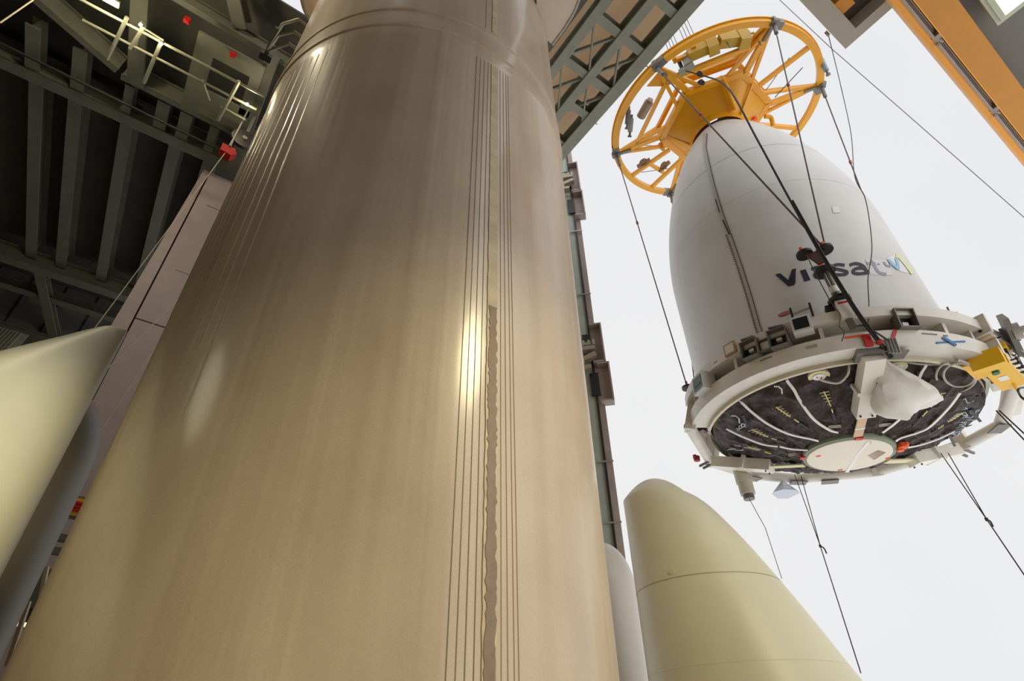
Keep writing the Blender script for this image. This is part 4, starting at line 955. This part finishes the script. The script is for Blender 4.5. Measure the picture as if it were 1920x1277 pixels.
for i, (u, w_) in enumerate(((-5.7, .3), (-4.75, .3), (-3.65, .2), (-2.85, .3), (-2.3, .3), (-1.6, .22))):
    gbeam(uv(u, 11.2 if u < -4 else 11.55, zc_+.25), uv(u, 12.44, zc_+.25), w_, .4, f'short steel strut joining the girder and long beam, {names[i]} from the left', 'short_strut')
for i, (u0_, u1_, v0_, v1_) in enumerate(((-8.2, -5.9, 12.8, 20.2),)): pass
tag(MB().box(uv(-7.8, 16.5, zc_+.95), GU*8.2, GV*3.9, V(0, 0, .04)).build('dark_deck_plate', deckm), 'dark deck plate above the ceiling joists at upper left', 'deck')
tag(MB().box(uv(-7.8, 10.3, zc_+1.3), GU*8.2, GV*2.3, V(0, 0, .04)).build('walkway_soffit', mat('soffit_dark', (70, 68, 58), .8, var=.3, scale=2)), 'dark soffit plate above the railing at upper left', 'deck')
gbeam(uv(-16, 20.4, zc_+.1), uv(.5, 20.4, zc_+.1), .4, .6, 'dark cross beam at the far end of the ceiling joists')
gbeam(uv(-16, 22.0, zc_), uv(.5, 22.0, zc_), .3, .4, 'second dark cross beam, in front of the tiled far wall')
gbeam(uv(-16, 24.0, 13.3), uv(.5, 24.0, 13.3), .3, .4, 'dark cross beam low on the far wall, just above the left booster nose')
gbeam(uv(-5.3, 20.6, zc_), uv(-4.6, 23.9, 13.6), .3, .3, 'diagonal dark brace in front of the tiled far wall')
# pale grid on the far wall
tl = MB()
tl.box(uv(-7.5, 24.15, 15.5), GU*8, GV*.03, V(0, 0, 2.2))
tg = tl.build('tiled_panel', mat('far_tiles', (96, 92, 88), .6, var=.1, scale=2)); tag(tg, 'dim tiled panel on the far wall beyond the dark beams', 'panel')
for k in range(14): MB().box(uv(-15+k*1.1, 24.10, 15.5), GU*.02, GV*.02, V(0, 0, 2.2)).build('tile_joint', black, tg)
# corrugated panel by the booster
cr = MB(); 
for k in range(26):
    u = -7.9+k*.10; cr.beam(uv(u, 22.6, 11.2), uv(u, 23.4, 13.0), .05, .05)
c_p = on_z(20, 640, 11.0)
cr.box(uv(-6.6, 23.1, 12.1), GU*1.4, (GV*.4+V(0, 0, .95)), GV.cross(GU)*.001+GV*.02)
tag(cr.build('corrugated_panel', mat('corrugated_grey', (150, 150, 132), .5)), 'pale corrugated sheet just above the left booster nose', 'panel')
# lavender pillar
pz_ = 12.66; pl = thing('clad_pillar', uv(-.2, 13, FLOOR), 'lavender-grey clad pillar rising between the left booster and the tan core', 'pillar')
a_l = R(-42.15); pL = dirv(a_l); ul = (pL*(13.0/pL.dot(GV))).dot(GU); a_m = R(-41.3); pM = dirv(a_m); um = (pM*(13.0/pM.dot(GV))).dot(GU)
ZP = 13.9
def pp(u0_, u1_, z0, z1, name, m, v=13.0, d=.3): return MB().box(uv((u0_+u1_)/2, v+d/2, (z0+z1)/2), GU*((u1_-u0_)/2), GV*(d/2), V(0, 0, (z1-z0)/2)).build(name, m, pl)
zsm = (at_h(255, 660, 14.5)).z
um = (at_h(238, 623, 10)/(at_h(238, 623, 10).dot(GV))*13.0).dot(GU)
def on_v(px, py, v):
    d = ray(px, py); return d*(v/d.dot(GV))
t1 = on_v(386, 312, 13.0); t2 = on_v(210, 607, 13.0); dd = (t2-t1); t3 = t1+dd*((FLOOR-t1.z)/dd.z); t0 = t1+dd*((ZP-t1.z)/dd.z)
MB().prism([t0, uv(um-.02, 13.0, ZP), uv(um-.02, 13.0, FLOOR), t3], GV*.3).build('side_cladding_panel', lavend, pl)
pp(um+.02, 2.0, zsm+.02, ZP, 'cladding_panel', lavend); pp(um+.02, 2.0, FLOOR, zsm-.02, 'cladding_panel', lavend)
pp(ul+.02, 1.9, FLOOR, ZP, 'backing', black, 13.08, .3)
for z_, w_ in ((12.6, .02), (10.1, .012)): pp(um+.3, 2.0, z_, z_+w_, 'shade_line', mat('shade_dark', (84, 74, 70), .7), 12.995, .01)  # shading bands on the cladding, painted as thin dark strips
# bits between the dark body and the core
def gapthing(px, py, h, name, label, cat, m, w=.12, hh=.05, extra=None):
    c = at_h(px, py, h); tdir = V(math.cos(R(-39)), -math.sin(R(-39)), 0)
    o = MB().box(c, tdir*w, dirv(R(-39))*.08, V(0, 0, hh)).build(name, m); return tag(o, label, cat)
o = gapthing(150, 952, 12, 'striped_marker', 'red and yellow striped marker in the gap left of the core', 'sign', mat('marker_yellow', (226, 176, 50), .5), .14, .13)
for k in range(3):
    c = at_h(150, 944+k*7, 11.9); MB().box(c, V(math.cos(R(-39)), -math.sin(R(-39)), 0)*.14, dirv(R(-39))*.02, V(0, 0, .022)).build('red_stripe', red, o)
for px_, py_, lb in ((157, 940, 'grey bracket just above the striped marker'), (143, 967, 'grey bracket just below the striped marker'), (121, 1010, 'small grey pipe stub in the gap, upper one'), (108, 1034, 'small grey pipe stub in the gap, lower one')):
    gapthing(px_, py_, 12.2, 'pipe_bracket', lb, 'bracket', grey, .16, .05)
gapthing(62, 1115, 12, 'grey_cabinet', 'grey cabinet in the lower part of the gap left of the core', 'cabinet', darkst, .28, .38)
gapthing(45, 1158, 11.9, 'dark_winch', 'dark machine under the grey cabinet in the gap', 'machine', black, .22, .12)
gapthing(42, 1171, 11.8, 'tube_light', 'small lit strip light under the grey cabinet', 'lamp', mat('strip_glow', (255, 240, 190), .4, emit=1.2), .22, .018)
# ropes
def trope(pts, h, label, r=.007, name='pale_rope'):
    P = [at_h(x, y, hh) for (x, y), hh in zip(pts, h)]; tag(MB().tube(P, r, 6).build(name, rope), label, 'rope')
trope([(428, 279), (418, 292), (180, 612), (120, 693)], (10.3, 10.2, 9.8, 9.6), 'pale rope running down from the red hook block past the pillar', .008)
trope([(360, 535), (337, 558), (203, 690), (120, 771)], (10.2, 10, 9.8, 9.6), 'pale rope crossing the lavender pillar below its middle')
trope([(320, 606), (303, 632), (190, 806), (130, 898)], (10.2, 10, 9.8, 9.6), 'lowest pale rope crossing the lavender pillar beside the core')
trope([(88, 1063), (77, 1118)], (9.9, 9.9), 'twisted white rope seen in the gap beside the core, upper piece', .03)
trope([(54, 1128), (13, 1250)], (9.5, 9.5), 'twisted white rope seen in the gap beside the core, lower piece', .03)
trope([(62, 0), (0, 43)], (10, 10), 'pale rope crossing the top left corner', .014)
# thin twin cables along the beam
tag(MB().tube([uv(-8, 11.95, zc_-.05), uv(.5, 12.15, zc_-.05)], .018, 6).tube([uv(-8, 12.02, zc_-.02), uv(.5, 12.22, zc_-.02)], .018, 6).build('twin_cables', cable), 'pair of dark cables running alongside the long beam', 'cable')
# railing
rlg = thing('guard_railing', uv(-2.5, 9.2, 13), 'galvanised tube railing of the walkway at upper left, lamps beside it', 'railing')
gv_ = mat('railing_tube', (150, 150, 128), .35, metal=.5)
for v, u0_, u1_ in ((9.15, -5.2, -.7), (9.6, -4.4, -.75)): MB().tube([uv(u0_, v, 13), uv(u1_, v, 13)], .032, 8).build('rail', gv_, rlg)
for u, a, b in ((-3.62, 9.0, 10.25), (-2.93, 9.12, 10.4), (-1.28, 9.1, 10.43), (-3.3, 9.0, 9.7)): MB().tube([uv(u, a, 13), uv(u+(-.25 if u < -3.5 else -.18), b, 13)], .042, 8).build('post_tube', gv_, rlg)
MB().tube([uv(-2.9, 9.1, 13.02), uv(-3.35, 9.05, 13.02), uv(-3.4, 9.7, 13.02)], .025, 8).build('bent_tube', gv_, rlg)
MB().tube([uv(-1.5, 10.0, 13.0), uv(-.9, 10.05, 13)], .025, 8).tube([uv(-2.0, 9.55, 13), uv(-1.75, 10.0, 13)], .025, 8).build('short_rail', gv_, rlg)
# upper girders and cutout plate
gbeam(uv(-6, 8.55, 14.2), uv(.6, 8.75, 14.2), .14, .4, 'steel girder above the cut-out plate, running to the core')
gbeam(uv(-2.6, 7.0, 14.6), uv(-1.7, 8.6, 14.4), .3, .5, 'stub beam at the top, left of the hoop ladder', ib=True)
cpz = 13.6
e = MB()
for (a, b, c1, d1) in ((-2.4, -2.0, 8.8, 11.0), (-2.0, -.9, 8.8, 9.25), (-1.15, -.9, 9.25, 10.4), (-2.0, -.9, 10.2, 10.7)):
    e.box(uv((a+b)/2, (c1+d1)/2, cpz), GU*((b-a)/2), GV*((d1-c1)/2), V(0, 0, .03))
tag(e.build('cutout_plate', mat('plate_grey', (96, 97, 82), .55, var=.12, scale=4)), 'grey steel plate with a square cut-out beside the core at upper left', 'plate')
gbeam(uv(-.85, 8.6, 13.8), uv(-.85, 12.2, 13.8), .3, .3, 'broad steel member running down to the pulley beside the core', ib=False)
gbeam(uv(-3.7, 8.8, 13.9), uv(-3.5, 11.3, 13.9), .35, .1, 'flat grey plate strip left of the lamps', ib=False)
# hoop ladder
hl = thing('hoop_ladder', uv(-.8, 7.6, 13), 'hooped ladder cage at the left edge of the core near the top', 'ladder')
for k, (pa, pb1, pc, pd) in enumerate((((502, 92), (530, 45), (560, 36), (578, 50)), ((505, 90), (522, 66), (552, 60), (570, 72)), ((508, 94), (518, 90), (542, 82), (562, 96)))):
    MB().tube([on_z(*q, 12.6) for q in (pa, pb1, pc, pd)], .035, 8).build('hoop', gv_, hl)
MB().beam(on_z(496, 108, 12.6), on_z(520, 52, 12.6), .08, .06).build('ladder_stile', darkst, hl)
MB().box(on_z(498, 106, 12.55), GU*.12, GV*.08, V(0, 0, .06)).build('clamp_block', black, hl)
# red hook block and pulley
rb_ = thing('red_hook_block', at_h(428, 278, 10.2), 'red hook block hanging beside the core at upper left', 'hook block')
c = at_h(428, 280, 10.2); tx = V(math.cos(R(-40)), -math.sin(R(-40)), 0); ty = dirv(R(-40))
MB().prism([c+tx*-.16+V(0, 0, .12), c+tx*.12+V(0, 0, .14), c+tx*.2+V(0, 0, 0), c+tx*.10-V(0, 0, .14), c+tx*-.14-V(0, 0, .12)], ty*.2).build('block', redw, rb_)
MB().tube([c+V(0, 0, .12), c+V(0, 0, 3.2)], .02, 8).tube([c+V(0, 0, .12), c+V(0, 0, .35)], .03, 8).build('shackle', steel, rb_)
pu = at_h(457, 262, 10.3)
o = MB().disc(pu, ty, .30, .10, 28).build('sheave', black); tag(o, 'black cable sheave beside the red hook block', 'pulley')
MB().disc(pu-ty*.06, ty, .06, .06, 16).build('hub', grey, o); MB().beam(pu, pu+V(0, 0, 3.2), .05, .05).build('hanger', grey, o)
for px_, py_, lb in ((351, 38, 'small red lamp on the upper girder'), (437, 102, 'small red lamp on the cut-out plate')):
    tag(MB().box(on_z(px_, py_, 13.52), GU*.06, GV*.05, V(0, 0, .07)).disc(on_z(px_, py_+3, 13.42), V(0, 0, 1), .04, .05, 8).build('red_lamp', redw), lb, 'lamp')
# lamps on the railing
for px_, py_, lb, pw in ((263, 47, 'bright lamp on the railing, left of the pair', 16), (302, 83, 'bright lamp on the railing, right of the pair', 16), (463, 196, 'single bright lamp on the railing next to the core', 22)):
    c = on_z(px_, py_, 12.9); o = MB().tube([c+V(0, 0, .12), c+V(0, 0, .03)], .035, 10).build('railing_lamp', gv_); tag(o, lb, 'lamp')
    MB().lathe([(.002, -.03), (.03, -.01), (.03, .03), (.002, .05)], Frame(c), 12).build('bulb', lampw, o)
    lamp('railing_lamp_light', 'POINT', c-V(0, 0, .08), pw, (1, .85, .55), .04)
p0_, p1_ = on_z(192, -4, 12.9), on_z(222, 12, 12.9)
o = MB().beam(p0_+V(0, 0, .05), p1_+V(0, 0, .05), .14, .06).build('tube_light', gv_); tag(o, 'lit tube light at the top left above the railing', 'lamp')
MB().tube([p0_, p1_], .025, 8).build('tube', lampw, o); lamp('tube_light_glow', 'POINT', (p0_+p1_)/2-V(0, 0, .3), 85, (1, .87, .6), .15)
